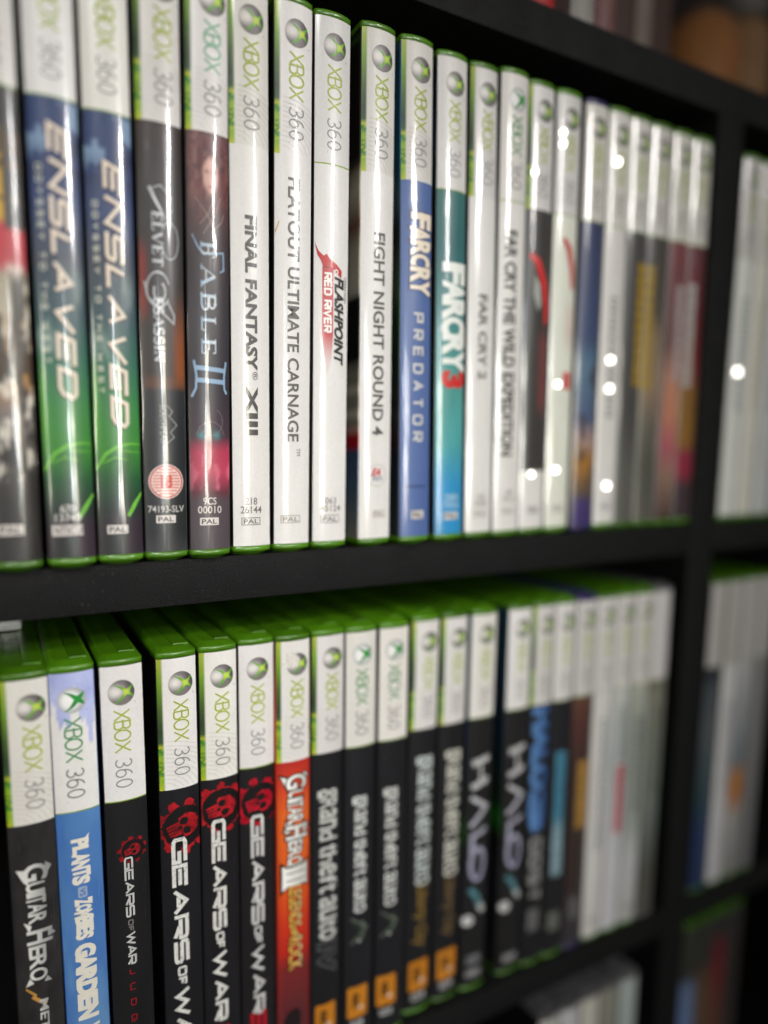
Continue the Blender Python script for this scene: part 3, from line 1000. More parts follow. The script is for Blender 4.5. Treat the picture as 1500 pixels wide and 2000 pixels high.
# -- mauve painted spine, pale blue serif title
def fable_fn(u, v):
    c = ramp(v, [(3, (78, 70, 76)), (20, (82, 72, 78)), (23, (96, 52, 62)), (30, (186, 66, 92)), (37, (176, 58, 84)), (42, (70, 54, 64)), (58, (52, 48, 56)), (80, (58, 54, 60)), (104, (64, 54, 58)), (114, (86, 62, 62)), (124, (140, 96, 92)), (132, (122, 80, 80)), (139, (98, 66, 68))])
    n = fbm(u, v, 41, 3.6, 8)
    n2 = fbm(u * 1.3 + 3, v, 47, 3, 5)
    c = mix(c, srgb(214, 166, 152), sstep(n, .48, .62) * sstep(v, 117, 123) * sstep(134 - v, 0, 5) * np.exp(-((u - 7) / 3.6) ** 2))
    fx, fy = (u - 7.6) / 2.9, (v - 125.2) / 6.4
    c = mix(c, srgb(96, 44, 48), sstep(1.5 - np.hypot(fx * .62, fy * .75), 0, .6) * .8)
    face = sstep(1.05 - np.hypot(fx, fy), 0, .35)
    c = mix(c, srgb(226, 180, 168), face * .95)
    c = mix(c, srgb(120, 74, 74), face * np.exp(-((v - 126.4) / .6) ** 2) * np.exp(-((np.abs(u - 7.6) - 1.3) / .8) ** 2) * .8)
    c = mix(c, srgb(160, 84, 84), face * np.exp(-((v - 121.8) / .45) ** 2) * np.exp(-((u - 7.6) / 1.0) ** 2) * .8)
    c = mix(c, srgb(84, 40, 44), sstep(fbm(u * 2.2, v * .5, 52, 2.2, 5), .5, .62) * sstep(1.7 - np.hypot(fx * .6, fy * .8), 0, .5) * (1 - face * .75) * .8)
    c = mix(c, srgb(64, 40, 46), sstep(n2, .55, .66) * sstep(v, 104, 116) * (1 - face) * .8)
    c = mix(c, srgb(156, 106, 100), sstep(n2, .60, .75) * sstep(v, 108, 118) * .5)
    c = mix(c, srgb(216, 116, 138), sstep(n2, .56, .7) * sstep(v, 22, 25) * sstep(40 - v, 0, 6) * .6)
    c = mix(c, srgb(80, 140, 146), np.exp(-((v - 42.5) / 1.4) ** 2) * np.exp(-((np.abs(u - 6.5) - 2.6) / 1.3) ** 2) * .9)
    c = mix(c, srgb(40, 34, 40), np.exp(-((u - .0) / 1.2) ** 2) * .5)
    return c


s = Spine()
s.grid(3.5, ZW, fable_fn, .5)
band(s, 'strip', green=srgb(110, 172, 140))
FB = lambda u, v: mix(srgb(226, 234, 240), srgb(142, 172, 202), np.array(sstep(abs(u - 7 + .4 * math.sin(v)), .8, 3.4)))
s.glyphs(SERIF, 'FABLE', 3.8, 9.4, 105.0, 68.5, 1.0, FB, gap=.34)
s.stroke([(1.4, 106.8), (3.2, 103), (5, 101), (9.8, 101.4)], .8, FB, taper=lambda t: .35 + .8 * t)
s.stroke([(10, 101.6), (11.8, 102), (12.0, 96.6), (10.6, 95.6)], .5, FB)
s.stroke([(2.2, 64.6), (12.2, 64.0)], 1.5, FB); s.stroke([(2.6, 60.6), (11.8, 60.2)], 1.5, FB)
s.stroke([(1.6, 67), (2.4, 62), (2.2, 58), (.8, 55.0)], .7, FB); s.stroke([(12.6, 67), (11.9, 62), (12.0, 58), (12.8, 56.4)], .7, FB)
s.stroke(arc(7, 47, 4.2, 4.6, 200, 420, 18), .22, srgb(120, 116, 122))
s.stroke(arc(7, 40, 5.2, 7.0, 20, 160, 16), .22, srgb(130, 110, 118))
for a, b in (((2.5, 118), (9, 108)), ((11, 119), (5, 107)), ((4, 110), (8, 117)), ((9, 109), (12, 114))):
    s.stroke([a, ((a[0] + b[0]) / 2 + .8, (a[1] + b[1]) / 2), b], .18, srgb(176, 150, 146))
num(s, '9CS', '00010', 2.4, 10.6, 21.4, 16.0, srgb(222, 214, 210))
pal(s, 3.0, 9.6, 14.5, 11.9)
make_case('mauve painted game case with pale blue serif title and pink red art near its foot', 34.6, -2.6, 0, .0105, -.0086, s, UP)

# -- white spines
ws = lambda d=1.0: flat(WHITE * d)
INK = srgb(62, 60, 60)
s = Spine(); s.grid(3.5, ZW, ws(), 6); band(s, 'strip', du=-1.0)
s.text('FINAL FANTASY', 5.0, 8.9, 115.9, 65.5, INK, .038)
s.text('®', 7.2, 9.2, 64.6, 61.8, INK, .0)
s.text('XIII', 5.0, 8.9, 58.8, 43.2, INK, .038)
num(s, '218', '26144', 2.5, 10.3, 20.8, 15.2, srgb(120, 114, 110)); pal(s, 2.8, 9.8, 13.7, 11.0, False, ink=srgb(96, 90, 86))
make_case('white game case with bold dark title ending in the roman numeral XIII', 50.7, -.9, 0, .006, -.001, s, UP)

s = Spine(); s.grid(3.5, ZW, ws(), 6); band(s, 'strip', du=-.9)
s.text('FLATOUT ULTIMATE CARNAGE', 4.7, 9.0, 130.8, 40.8, srgb(92, 88, 88), .02)
s.text('TM', 8.3, 9.8, 38.3, 35.6, srgb(92, 88, 88), .0)
pal(s, 2.3, 9.9, 13.9, 11.1, False, ink=srgb(150, 142, 132))
s.stroke([(0.2, 112.5), (.9, 114.2), (1.5, 116.2)], .35, srgb(196, 160, 90))
make_case('white game case with long grey title followed by tiny raised trademark letters', 66.4, -.9, 0, .0100, -.002, s, UP)

s = Spine(); s.grid(3.5, ZW, ws(1.0), 6); band(s, 'plain', du=0)
s.rect(0, 14, ZW - .05, ZW + .35, srgb(150, 176, 60))
RED = srgb(186, 40, 44)
s.poly([(3.0, 103.2), (7.4, 103.2), (7.4, 79.4), (3.0, 79.4)], srgb(186, 58, 66))
s.poly([(3.0, 79.4), (7.4, 79.4), (6.6, 70), (5.2, 64.5), (4.2, 71)], lambda u, v: mix(srgb(190, 66, 70), WHITE, np.array(sstep(79.4 - v, 0, 14))))
s.poly([(7.6, 104.6), (3.2, 104.2), (3.2, 103.0), (7.6, 103.0)], srgb(60, 56, 58))
s.poly([(.2, 111.6), (1.6, 108.6), (3.4, 107.0), (4.6, 107.8), (6.0, 106.0), (8.6, 104.6), (11.0, 102.4), (10.6, 99.8), (9.2, 101.2), (7.2, 103.0), (5.2, 103.2), (3.2, 103.4), (2.6, 105.2), (1.2, 107.2)], RED)
s.disc(8.6, 102.0, .9, .9, WHITE, 12); s.disc(8.6, 102.0, .45, .45, RED, 10)
s.glyphs(SQ, 'RED RIVER', 3.6, 6.8, 101.4, 80.2, .72, srgb(240, 236, 232), gap=.34)
s.text('FLASHPOINT', 8.0, 11.6, 99.6, 69.6, srgb(52, 50, 52), .045, shear=.25)
s.text('OPERATION', 12.0, 13.1, 100.6, 91.6, srgb(96, 92, 92), .0)
num(s, '063', '45124', 2.8, 11.2, 20.0, 14.8, srgb(128, 120, 118)); pal(s, 3.0, 10.6, 13.4, 10.4, False, ink=srgb(120, 112, 112))
make_case('white game case with red dragon emblem and a red title bar beside black italic lettering', 82.2, -.8, 0, .0090, .0026, s, UP)


def fight_flank(side, k, y, v):
    c = ramp(np.array(v), [(3, (150, 150, 140)), (20, (90, 110, 130)), (38, (60, 84, 120)), (39.5, (178, 30, 44)), (45, (178, 30, 44)), (46, (206, 200, 184)), (61, (200, 196, 180)), (68, (206, 200, 184)), (70, (28, 26, 26)), (94, (30, 26, 26)), (97, (206, 200, 184)), (112, (190, 184, 168)), (120, (120, 82, 66)), (132, (206, 200, 184)), (138, (170, 160, 140)), (142, (38, 34, 32)), (184, (30, 28, 26))])
    if 46 < v < 68 and int(v * .9) % 2:
        c = c * .45
    return c


s = Spine(); s.grid(3.5, ZW, ws(), 6); band(s, 'strip', du=-.6)
s.text('FIGHT NIGHT ROUND 4', 5.2, 9.8, 117.4, 43.5, srgb(84, 80, 78), .022)
s.stroke(arc(7.6, 28.0, 4.2, 4.2, 90, 450, 30), .32, srgb(196, 192, 186))
s.text('EA', 5.4, 9.2, 30.6, 27.9, srgb(196, 48, 52), .04, down=False, shear=.5)
s.text('SPORTS', 5.4, 10.0, 27.4, 25.9, srgb(110, 120, 150), .01, down=False)
pal(s, 5.8, 11.3, 14.3, 11.7, False, ink=srgb(150, 140, 128))
make_case('white game case with title ending in digit 4 and small round red crest', 102.0, -1.4, 0, -.002, -.003, s, UP, flank=fight_flank)

s = Spine()
s.grid(3.5, ZW, lambda u, v: mix(np.ones(u.shape + (3,)) * srgb(92, 116, 170), srgb(70, 94, 150), fbm(u, v, 9, 6, 40) * .8), 2)
band(s, 'strip', du=-.6)
s.letters('FARCRY', 4.2, 12.6, 126.4, 97.0, srgb(238, 226, 208), .05, .03, 2, outline=.10, ocol=srgb(84, 92, 130))
s.glyphs(SQ, 'PREDATOR', 5.0, 9.9, 90.4, 41.0, .95, srgb(206, 206, 206), gap=1.05)
s.rect(2.6, 11.4, 23.0, 23.8, srgb(52, 72, 120))
pal(s, 4.6, 10.6, 13.7, 10.4)
make_case('slate blue game case with cream title above widely spaced pale letters', 120.0, -3.2, 0, -.0085, .0065, s, UP,
          flank=flank_of((3, (46, 50, 60)), (60, (20, 24, 20)), (90, (40, 70, 40)), (120, (24, 34, 40)), (150, (40, 100, 130)), (184, (50, 86, 120))))

s = Spine()
s.grid(3.5, ZW, lambda u, v: mix(ramp(v, [(3, (46, 146, 206)), (24, (52, 152, 208)), (40, (84, 172, 176)), (62, (88, 166, 160)), (90, (72, 140, 140)), (118, (54, 106, 112)), (139, (62, 116, 112))]), srgb(40, 90, 92), fbm(u, v, 13, 4, 12) * .35), 1.2)
band(s, 'plain', new=False, du=.4)
s.letters('FARCRY', 3.2, 13.4, 110.4, 69.6, srgb(236, 240, 236), .06, .03, 5)
s.text('3', 3.2, 13.2, 68.6, 63.4, srgb(206, 46, 44), .06)
s.text('285', 4, 11, 19.8, 17.2, srgb(196, 220, 230), 0, down=False); s.text('73026', 3.6, 11.4, 16.6, 14.2, srgb(196, 220, 230), 0, down=False)
pal(s, 4.0, 11.0, 12.4, 9.4)
make_case('teal to bright blue game case with white title and a red numeral under it', 137.5, -2.7, 0, -.008, .0125, s, UP, glints=())

s = Spine(); s.grid(3.5, ZW, ws(1.0), 6); band(s, 'strip', du=-.6)
s.text('FAR CRY 2', 4.9, 9.0, 100.6, 67.0, srgb(110, 108, 106), .03)
num(s, '163', '32001', 4, 11, 19.6, 14.4, srgb(150, 146, 144)); pal(s, 4, 11, 12.6, 9.8, False, ink=srgb(150, 144, 142))
make_case('white game case with short blurred grey title right of the teal one', 153.3, -2.6, 0, -.0065, .013, s, UP)

s = Spine(); s.grid(3.5, ZW, ws(1.02), 6); band(s, 'plain', new=True, du=.4)
s.text('FAR CRY THE WILD EXPEDITION', 3.0, 8.6, 127.0, 35.6, srgb(70, 68, 66), .035)
num(s, '285', '73115', 4, 11, 21, 15.6, srgb(150, 146, 144)); pal(s, 4, 11, 13.2, 10.4, False, ink=srgb(150, 144, 142))
make_case('white game case with long blurred black title left of the dark grey one', 168.1, -3.2, 0, -.013, .0035, s, UP)


# -- the blurred cases towards the divider
def f14(u, v):
    c = np.ones(u.shape + (3,)) * srgb(62, 60, 58)
    c = mix(c, srgb(96, 100, 104), sstep(4 - u, 0, 2) * .6)
    c = mix(c, srgb(128, 66, 66), sstep(v, 50, 60) * sstep(92 - v, 0, 8) * sstep(u, 6, 10) * .7)
    c = mix(c, WHITE * 1.03, sstep(29.5 - v, 0, .6))
    return c


s = Spine(); s.grid(3.5, ZW, f14, 1); band(s, 'strip', du=-.4)
s.stroke([(2.2, 120), (6, 117.5), (10, 109), (12, 99), (11.6, 92)], 3.0, srgb(214, 50, 52), taper=lambda t: .7 + .5 * math.sin(math.pi * t))
s.poly([(4.6, 112), (7.6, 108), (8.4, 100), (6.8, 97), (4.4, 104)], srgb(170, 176, 170))
pal(s, 4, 11, 13.2, 10, False)
make_case('blurred dark grey game case with red curved emblem and white block at its foot', 184.4, -1.6, 0, -.014, .004, s, UP, glints=((3.0, 152.6, 1.4), (5.2, 27.4, 1.4)))

s = Spine(); s.grid(3.5, ZW, lambda u, v: mix(np.ones(u.shape + (3,)) * srgb(226, 228, 216), srgb(214, 190, 178), sstep(v, 78, 90) * sstep(106 - v, 0, 10) * sstep(u, 6, 9) * .6), 2); band(s, 'plain', du=.5)
s.stroke([(5.0, 129), (8.4, 125), (10.8, 117), (11.4, 108)], 3.4, srgb(196, 92, 84), taper=lambda t: .6 + .5 * math.sin(math.pi * t))
s.rect(7.4, 12.0, 65, 72.5, srgb(206, 66, 66))
pal(s, 4, 11, 13.2, 10, False)
make_case('blurred white game case with red swoosh and a small red block below it', 199.9, -1.4, 0, -.013, .002, s, UP,
          glints=((2.6, 171.0, 1.5), (2.7, 166.6, 1.5), (4.0, 67.0, 1.5), (4.4, 29.2, 1.5)))

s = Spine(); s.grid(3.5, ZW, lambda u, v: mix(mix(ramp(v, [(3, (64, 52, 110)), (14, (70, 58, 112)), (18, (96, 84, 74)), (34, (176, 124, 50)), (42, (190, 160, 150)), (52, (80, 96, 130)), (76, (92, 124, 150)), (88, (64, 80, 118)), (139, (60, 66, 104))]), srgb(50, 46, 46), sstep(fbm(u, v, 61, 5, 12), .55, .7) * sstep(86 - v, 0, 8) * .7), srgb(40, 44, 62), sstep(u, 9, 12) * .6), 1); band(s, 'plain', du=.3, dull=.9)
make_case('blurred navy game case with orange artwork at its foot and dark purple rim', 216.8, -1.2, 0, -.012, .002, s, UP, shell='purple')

s = Spine(); s.grid(3.5, ZW, ws(1.02), 6); band(s, 'plain', du=.3)
smudge_bars(s, 4.2, 9.0, 108, 52, srgb(160, 160, 160), 3.0, 4)
pal(s, 4, 11, 13.2, 10, False)
make_case('blurred white game case with faint grey lettering, right of the purple rimmed one', 231.8, -1.0, 0, -.012, .002, s, UP,
          glints=((4.4, 165.6, 1.7), (5.2, 79.6, 1.7), (5.4, 66.6, 1.7), (6.2, 21.4, 1.7)))

s = Spine(); s.grid(3.5, ZW, lambda u, v: mix(np.ones(u.shape + (3,)) * srgb(74, 74, 74), srgb(96, 96, 92), sstep(60 - v, 0, 40)), 3); band(s, 'plain', du=.3, dull=.95)
smudge_bars(s, 7.6, 14, 125, 68, srgb(170, 136, 30), 5.0, 6, .86)
make_case('blurred dark game case with yellow lettering down its right half', 246.2, -.6, 0, -.012, .002, s, UP)

s = Spine(); s.grid(3.5, ZW, lambda u, v: ramp(v, [(3, (96, 94, 88)), (30, (84, 86, 76)), (50, (104, 100, 90)), (70, (150, 128, 104)), (92, (140, 122, 98)), (104, (84, 80, 72)), (139, (78, 76, 74))]), 3); band(s, 'plain', du=.3, dull=.92)
smudge_bars(s, 0, 5.4, 125, 68, srgb(160, 130, 34), 5.0, 8, .86)
make_case('blurred brown grey game case with yellow marks along its left edge', 261.0, -.4, 0, -.012, .002, s, UP)

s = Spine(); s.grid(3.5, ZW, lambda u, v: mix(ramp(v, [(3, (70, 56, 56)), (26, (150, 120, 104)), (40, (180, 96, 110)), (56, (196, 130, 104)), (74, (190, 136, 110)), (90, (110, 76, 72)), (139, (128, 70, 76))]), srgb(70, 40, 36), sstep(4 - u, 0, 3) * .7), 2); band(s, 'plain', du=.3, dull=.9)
smudge_bars(s, 6, 12.5, 118, 72, srgb(176, 164, 166), 4.0, 9, .8)
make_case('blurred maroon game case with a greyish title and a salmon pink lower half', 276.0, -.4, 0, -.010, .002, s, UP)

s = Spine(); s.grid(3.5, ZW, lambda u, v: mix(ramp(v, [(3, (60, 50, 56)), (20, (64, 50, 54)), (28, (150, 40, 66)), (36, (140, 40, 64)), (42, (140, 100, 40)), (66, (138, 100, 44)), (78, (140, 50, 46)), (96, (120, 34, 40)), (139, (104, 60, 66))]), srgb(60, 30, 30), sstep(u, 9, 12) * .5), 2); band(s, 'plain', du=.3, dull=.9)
smudge_bars(s, 1, 7, 120, 70, srgb(170, 168, 164), 4.0, 10, .85)
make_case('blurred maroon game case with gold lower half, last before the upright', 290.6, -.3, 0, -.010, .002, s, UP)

# ================================================================ lower row


def gh_title(s, parts, col, out, seed=3):
    for body, u0, u1, v0, v1, cap in parts:
        s.letters(body, u0, u1, v0, v1, col, .025, .05, seed, outline=.075 if out is not None else None, ocol=out, wid={'I': .42, 'T': .8, 'E': .75})


def spikes(s, pts, col):
    for q in pts:
        s.poly(q, col)


# A: charcoal with pointed silver letters
s = Spine()
s.grid(3.5, ZW, lambda u, v: mix(np.ones(u.shape + (3,)) * srgb(54, 52, 52), srgb(34, 33, 34), fbm(u, v, 71, 2.2, 5, 4) * 1.3), .7)
band(s, 'strip', dull=.96)
SG = lambda u, v: mix(srgb(214, 214, 210), srgb(140, 142, 142), np.array(sstep(u, 5, 11)))
spikes(s, [[(4.4, 122.6), (1.6, 123.0), (3.6, 118.6), (5.2, 117.0)], [(10.4, 124.4), (12.4, 122.6), (10.6, 120)], [(3.0, 104.4), (4.6, 100.4), (5.4, 102.8)],
           [(10.2, 101.2), (12.6, 98.2), (10.2, 97.6)], [(4.0, 84.0), (2.6, 81.2), (5.2, 82.0)], [(9.4, 83.6), (10.8, 81.4), (8.4, 81.8)]], SG)
gh_title(s, [('G', 4.0, 11.2, 124.2, 118.2, 1), ('UITAR', 4.6, 10.0, 117.8, 103.4, 0), ('H', 4.2, 11.6, 100.8, 95.8, 1), ('ERO', 4.4, 9.4, 95.2, 82.6, 0)], SG, None, 4)
s.stroke([(2.6, 80.6), (5.4, 77.8), (4.8, 77.0), (8.6, 73.4)], 1.0, srgb(190, 140, 66), taper=lambda t: .5 + .9 * t)
s.text('METALLICA', 6.6, 9.2, 75.4, 44, SG, .02)
make_case('charcoal grey game case with spiky silver lettering, leftmost on the lower shelf', -27.9, -.6, ROW, .0029, -.0044, s, LO)


# B: sky blue, cartoon lettering
def pvz_top(u, v):
    c = np.ones(u.shape + (3,)) * WHITE
    edge = 172 + 6 * np.sin(u * .9 + 1.0) + 3.5 * np.sin(u * 1.9)
    edge = np.where(u > 10.5, edge - 7 * sstep(u, 10.5, 13), edge)
    edge = np.where(u < 2.6, edge - 5 * sstep(2.6 - u, 0, 2), edge)
    n = fbm(u, v, 17, 4, 5)
    return mix(c, mix(np.ones(u.shape + (3,)) * srgb(150, 158, 214), srgb(188, 196, 232), n), sstep(v - edge, 0, 1.2))


s = Spine()
s.grid(3.5, ZW, lambda u, v: mix(ramp(v, [(3, (104, 146, 190)), (60, (96, 140, 190)), (100, (80, 124, 180)), (128, (74, 118, 178)), (139, (86, 132, 186))]), srgb(58, 104, 176), sstep(fbm(u, v, 19, 6, 26), .45, .7) * .6), 1.2)
band(s, 'plain', new=True, top=pvz_top, du=-.6)
TT = srgb(222, 218, 206)
s.letters('PLANTS', 4.6, 9.4, 128.4, 112.2, TT, .06, .07, 11)
s.poly([(9.4, 128.0), (10.2, 130.2), (8.6, 128.6)], TT)
s.rrect(5.6, 8.6, 107.2, 111.2, .6, srgb(150, 168, 196)); s.text('VS', 6.2, 8.0, 110.6, 107.8, srgb(64, 100, 160), .02)
s.letters('ZOMBIES', 4.8, 9.6, 106.6, 91.8, TT, .06, .07, 12)
s.letters('GARDEN', 4.2, 9.9, 89.6, 61.4, TT, .07, .02, 13)
s.letters('WARFARE', 4.2, 9.9, 58.6, 26, TT, .07, .02, 14)
make_case('sky blue game case with chunky cream lettering and lavender splash on its top', -12.6, .5, ROW, -.0023, -.0048, s, LO,
          flank=flank_of((3, (40, 70, 120)), (160, (44, 80, 140)), (186, (60, 66, 110))))


# emblem: cog with a skull
def cog(s, cu, cv, r, seed, red=(176, 26, 36), dk=(22, 18, 20)):
    """rough stencilled cog with a skull, built of small printed cells"""
    st = max(.16, r / 34)
    us = np.arange(max(0, cu - 1.3 * r), min(14, cu + 1.3 * r) + st, st)
    vs = np.arange(cv - 1.35 * r, cv + 1.35 * r + st, st)
    U, V = np.meshgrid(us, vs)
    n1 = fbm(U, V, seed, r * .16, r * .16, 3) - .5
    n2 = fbm(U + 9, V, seed + 3, r * .5, r * .5, 3) - .5
    a0 = .28
    x0, y0 = (U - cu) / r, (V - cv) / r
    x, y = x0 * math.cos(a0) + y0 * math.sin(a0), -x0 * math.sin(a0) + y0 * math.cos(a0)
    rad, ang = np.hypot(x, y), np.arctan2(y, x)
    teeth = np.tanh(4 * np.sin(ang * 9 + seed)) * .11
    cogm = rad < 1.0 + teeth + n1 * .22 + n2 * .25
    ring = (rad > .70 + n2 * .1) & (rad < .86 + n1 * .12 + .06 * np.sin(ang + 2))
    skull = (((x - .14) / .50) ** 2 + (y / .47) ** 2 < 1 + n1 * .5) | ((np.abs(y) < .30 + x * .12 + n1 * .1) & (x > -.60) & (x < 0))
    def eye(ex, ey, a, b):
        return ((x - ex) / a) ** 2 + ((y - ey) / b) ** 2 < 1 + n1 * 1.0
    hole = eye(.10, .21, .17, .15) | eye(.10, -.21, .17, .15) | eye(-.12, .0, .10, .07) | ((x < -.26) & (np.abs(np.sin(y * 22)) < .42) & (np.abs(y) < .30)) | ((np.abs(y) > .27) & (x < -.08) & (x > -.30) & (np.abs(y) < .42))
    inside = rad < .74
    dark = ring | (inside & ~skull) | (inside & hole) | (n1 > .30)
    c = np.ones(U.shape + (3,)) * srgb(*red)
    c = c * np.clip(.75 + 1.1 * n2 + .9 * n1, .25, 1.35)[..., None]
    c = np.where(dark[..., None], srgb(*dk), c)
    l = s.lift()
    for j in range(len(vs) - 1):
        for i in range(len(us) - 1):
            if cogm[j, i]:
                p = [(us[i], vs[j]), (us[i + 1], vs[j]), (us[i + 1], vs[j + 1]), (us[i], vs[j + 1])]
                s.tris.append((np.array(p), np.array([c[j, i]] * 4), l))


def gears(s, t0, t1, o0, o1, w0, w1, u0, u1, sw, col, of=None):
    s.glyphs(SQ, 'GEARS', u0, u1, t0, t1, sw, col, gap=.19)
    m = (u0 + u1) / 2
    s.glyphs(SQ, 'OF', m - (u1 - u0) * .30, m + (u1 - u0) * .30, o0, o1, sw * .62, of if of is not None else col, gap=.4)
    s.glyphs(SQ, 'WAR', u0, u1, w0, w1, sw, col, gap=.2)


LT = srgb(216, 216, 212)
# C
s = Spine(); s.grid(3.5, ZW, dark_fn((32, 31, 32), 5, .5), 2); band(s, 'plain', du=-.7)
cog(s, 8.2, 119.6, 4.6, 2, (150, 22, 32))
gears(s, 117.4, 94.6, 93.6, 89.0, 88.8, 76.2, 5.3, 8.4, .66, srgb(190, 190, 188), srgb(120, 118, 118))
s.glyphs(SQ, 'JUDGMENT', 5.8, 7.8, 74.6, 28, .34, srgb(150, 26, 34), gap=1.5)
make_case('black game case with small red skull cog and slim title beside the sky blue one', 3.1, .75, ROW, -.001, -.0057, s, LO)
# D
s = Spine(); s.grid(3.5, ZW, dark_fn((30, 29, 33), 6, .5), 2); band(s, 'strip', du=-.5)
cog(s, 7.6, 123.5, 9.2, 5)
gears(s, 119.6, 69.8, 68.6, 60.6, 59.8, 29.6, 3.3, 9.0, 1.4, LT)
wear(s, 3.2, 9.2, 119.6, 29.6, 420, srgb(34, 33, 37), 8, .24)
make_case('black game case with red skull cog and scratched white title, right of a gap', 21.7, .9, ROW, .001, -.0054, s, LO)
# E
s = Spine(); s.grid(3.5, ZW, dark_fn((30, 28, 31), 7, .5), 2); band(s, 'strip', du=-.5)
cog(s, 7.0, 126.4, 9.0, 15)
gears(s, 122.4, 77.6, 76.8, 69.8, 69.0, 39.2, 3.2, 8.7, 1.35, LT)
wear(s, 3.2, 8.8, 122.4, 39, 520, srgb(34, 32, 35), 18, .22)
s.glyphs(SQ, '2', 2.8, 9.0, 37.6, 30, 1.2, srgb(160, 24, 34))
make_case('black game case with red skull cog, in the middle of three with large cogs', 36.8, 1.3, ROW, .0037, -.0024, s, LO)
# F
s = Spine(); s.grid(3.5, ZW, dark_fn((34, 31, 33), 8, .5), 2); band(s, 'plain', du=-.2)
cog(s, 7.4, 124.0, 9.0, 25, (186, 14, 40))
gears(s, 119.2, 73.4, 72.6, 65.0, 64.4, 34.4, 3.7, 9.1, 1.3, lambda u, v: mix(srgb(224, 224, 222), srgb(160, 158, 158), np.array(float(fbm(np.array(u), np.array(v), 4, 1.5, 2.5)))))
s.glyphs(SQ, '3', 2.8, 9.6, 36.4, 25.6, 1.7, srgb(170, 18, 36))
make_case('black game case with bright red skull cog and clean title, left of the orange case', 52.4, 2.4, ROW, .0047, .0031, s, LO)

# G orange
s = Spine()
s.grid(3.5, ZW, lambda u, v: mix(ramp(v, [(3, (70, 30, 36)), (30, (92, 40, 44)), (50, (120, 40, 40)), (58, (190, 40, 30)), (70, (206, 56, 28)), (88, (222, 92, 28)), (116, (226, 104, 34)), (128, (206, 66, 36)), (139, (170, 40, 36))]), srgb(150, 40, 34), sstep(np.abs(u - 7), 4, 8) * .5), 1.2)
band(s, 'strip', du=-.3)
s.poly([(2.2, 178), (3.6, 181.6), (6.8, 182.2), (9.4, 179.4), (8.6, 176.8), (5.4, 176.0)], srgb(206, 202, 196))
wear(s, 2.6, 9, 181.5, 176.2, 60, srgb(232, 229, 224), 31, .5)
BK = srgb(30, 22, 22)
WH2 = lambda u, v: mix(srgb(240, 240, 236), srgb(196, 196, 192), np.array(sstep(u, 5, 11)))
for q in ([(4.2, 131.4), (1.4, 132.4), (4.0, 126.4)], [(11.2, 133.4), (13.0, 131.4), (11.0, 129.6)], [(3.4, 113.6), (5.0, 109.0), (6.0, 112.4)], [(3.6, 113.8), (2.4, 109.8), (4.6, 108.2)], [(10.8, 112.4), (13.2, 109.8), (10.6, 107.4)], [(4.6, 96.4), (2.6, 93.6), (5.6, 94.6)], [(9.6, 96.4), (11.6, 94.6), (9.4, 93.9)]):
    c = np.mean(np.array(q), 0)
    s.poly([tuple(c + (np.array(p) - c) * 1.5) for p in q], BK); s.poly(q, WH2)
gh_title(s, [('G', 3.6, 11.6, 132.6, 126.6, 1), ('UITAR', 4.4, 10.4, 126.0, 112.6, 0), ('H', 3.4, 12.0, 111.4, 105.8, 1), ('ERO', 4.4, 10.0, 105.2, 94.6, 0)], WH2, BK, 6)
s.poly([(1.0, 97.0), (3.4, 94.8), (11.2, 95.4), (13.0, 96.8), (13.0, 84.2), (11.2, 85.6), (3.6, 85.4), (1.0, 82.6)], BK)
s.poly([(1.8, 95.2), (3.6, 94.0), (11.0, 94.6), (12.5, 95.6), (12.5, 85.4), (11.0, 86.4), (3.8, 86.2), (1.8, 84.4)], WH2)
s.stroke([(3.4, 91.8), (11.4, 91.8)], .4, BK); s.stroke([(3.4, 88.6), (11.4, 88.6)], .4, BK)
YL = lambda u, v: mix(srgb(238, 186, 80), srgb(226, 200, 140), np.array(sstep(u, 6, 10)))
s.text('LEGENDS', 4.6, 9.8, 86.0, 68.2, YL, .015, outline=.07, ocol=BK)
s.text('of', 5.4, 8.6, 67.6, 64.4, YL, .03, outline=.1, ocol=BK)
s.text('ROCK', 4.4, 10.0, 63.6, 49.6, YL, .015, outline=.07, ocol=BK)
s.poly([(2.4, 27), (4, 30.5), (7.6, 32), (9.4, 30), (9.6, 26), (6, 12), (2.6, 14)], srgb(34, 24, 26))
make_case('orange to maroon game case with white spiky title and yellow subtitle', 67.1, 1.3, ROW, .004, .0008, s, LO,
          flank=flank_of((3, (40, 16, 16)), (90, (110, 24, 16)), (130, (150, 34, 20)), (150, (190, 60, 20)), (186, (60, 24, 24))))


# H..L tall compressed white lettering with an orange badge
def star(s, cu, cv, r, col):
    pts = [(cu + (r if i % 2 == 0 else r * .42) * math.cos(math.pi / 2 + i * math.pi / 5), cv + (r if i % 2 == 0 else r * .42) * math.sin(math.pi / 2 + i * math.pi / 5)) for i in range(10)]
    s.poly(pts, col)


def badge(s, u0, u1, v0, v1):
    s.rrect(u0, u1, v1, v0, 1.0, srgb(198, 126, 32))
    w, h = u1 - u0, v0 - v1
    s.text('R', u0 + w * .26, u0 + w * .62, v0 - h * .22, v0 - h * .68, srgb(34, 26, 20), .03, down=False, shear=.15)
    star(s, u0 + w * .66, v0 - h * .70, w * .15, srgb(236, 230, 220))


def gta(s, u0, u1, v0, v1, col=LT, out=True):
    o = dict(outline=.06, ocol=srgb(62, 62, 66)) if out else {}
    L = v1 - v0
    for w, a, b in (('gRand', 0, .335), ('theft', .365, .68), ('auto', .71, 1.0)):
        s.letters(w, u0 + 1.1, u1 - .5, v0 + L * a, v0 + L * b, col, .012, 0, 1, wid={'t': .72, 'f': .8}, **o)
    s.rect(u0, u0 + 1.3, v0 - 3.6, v0 - .4, col)


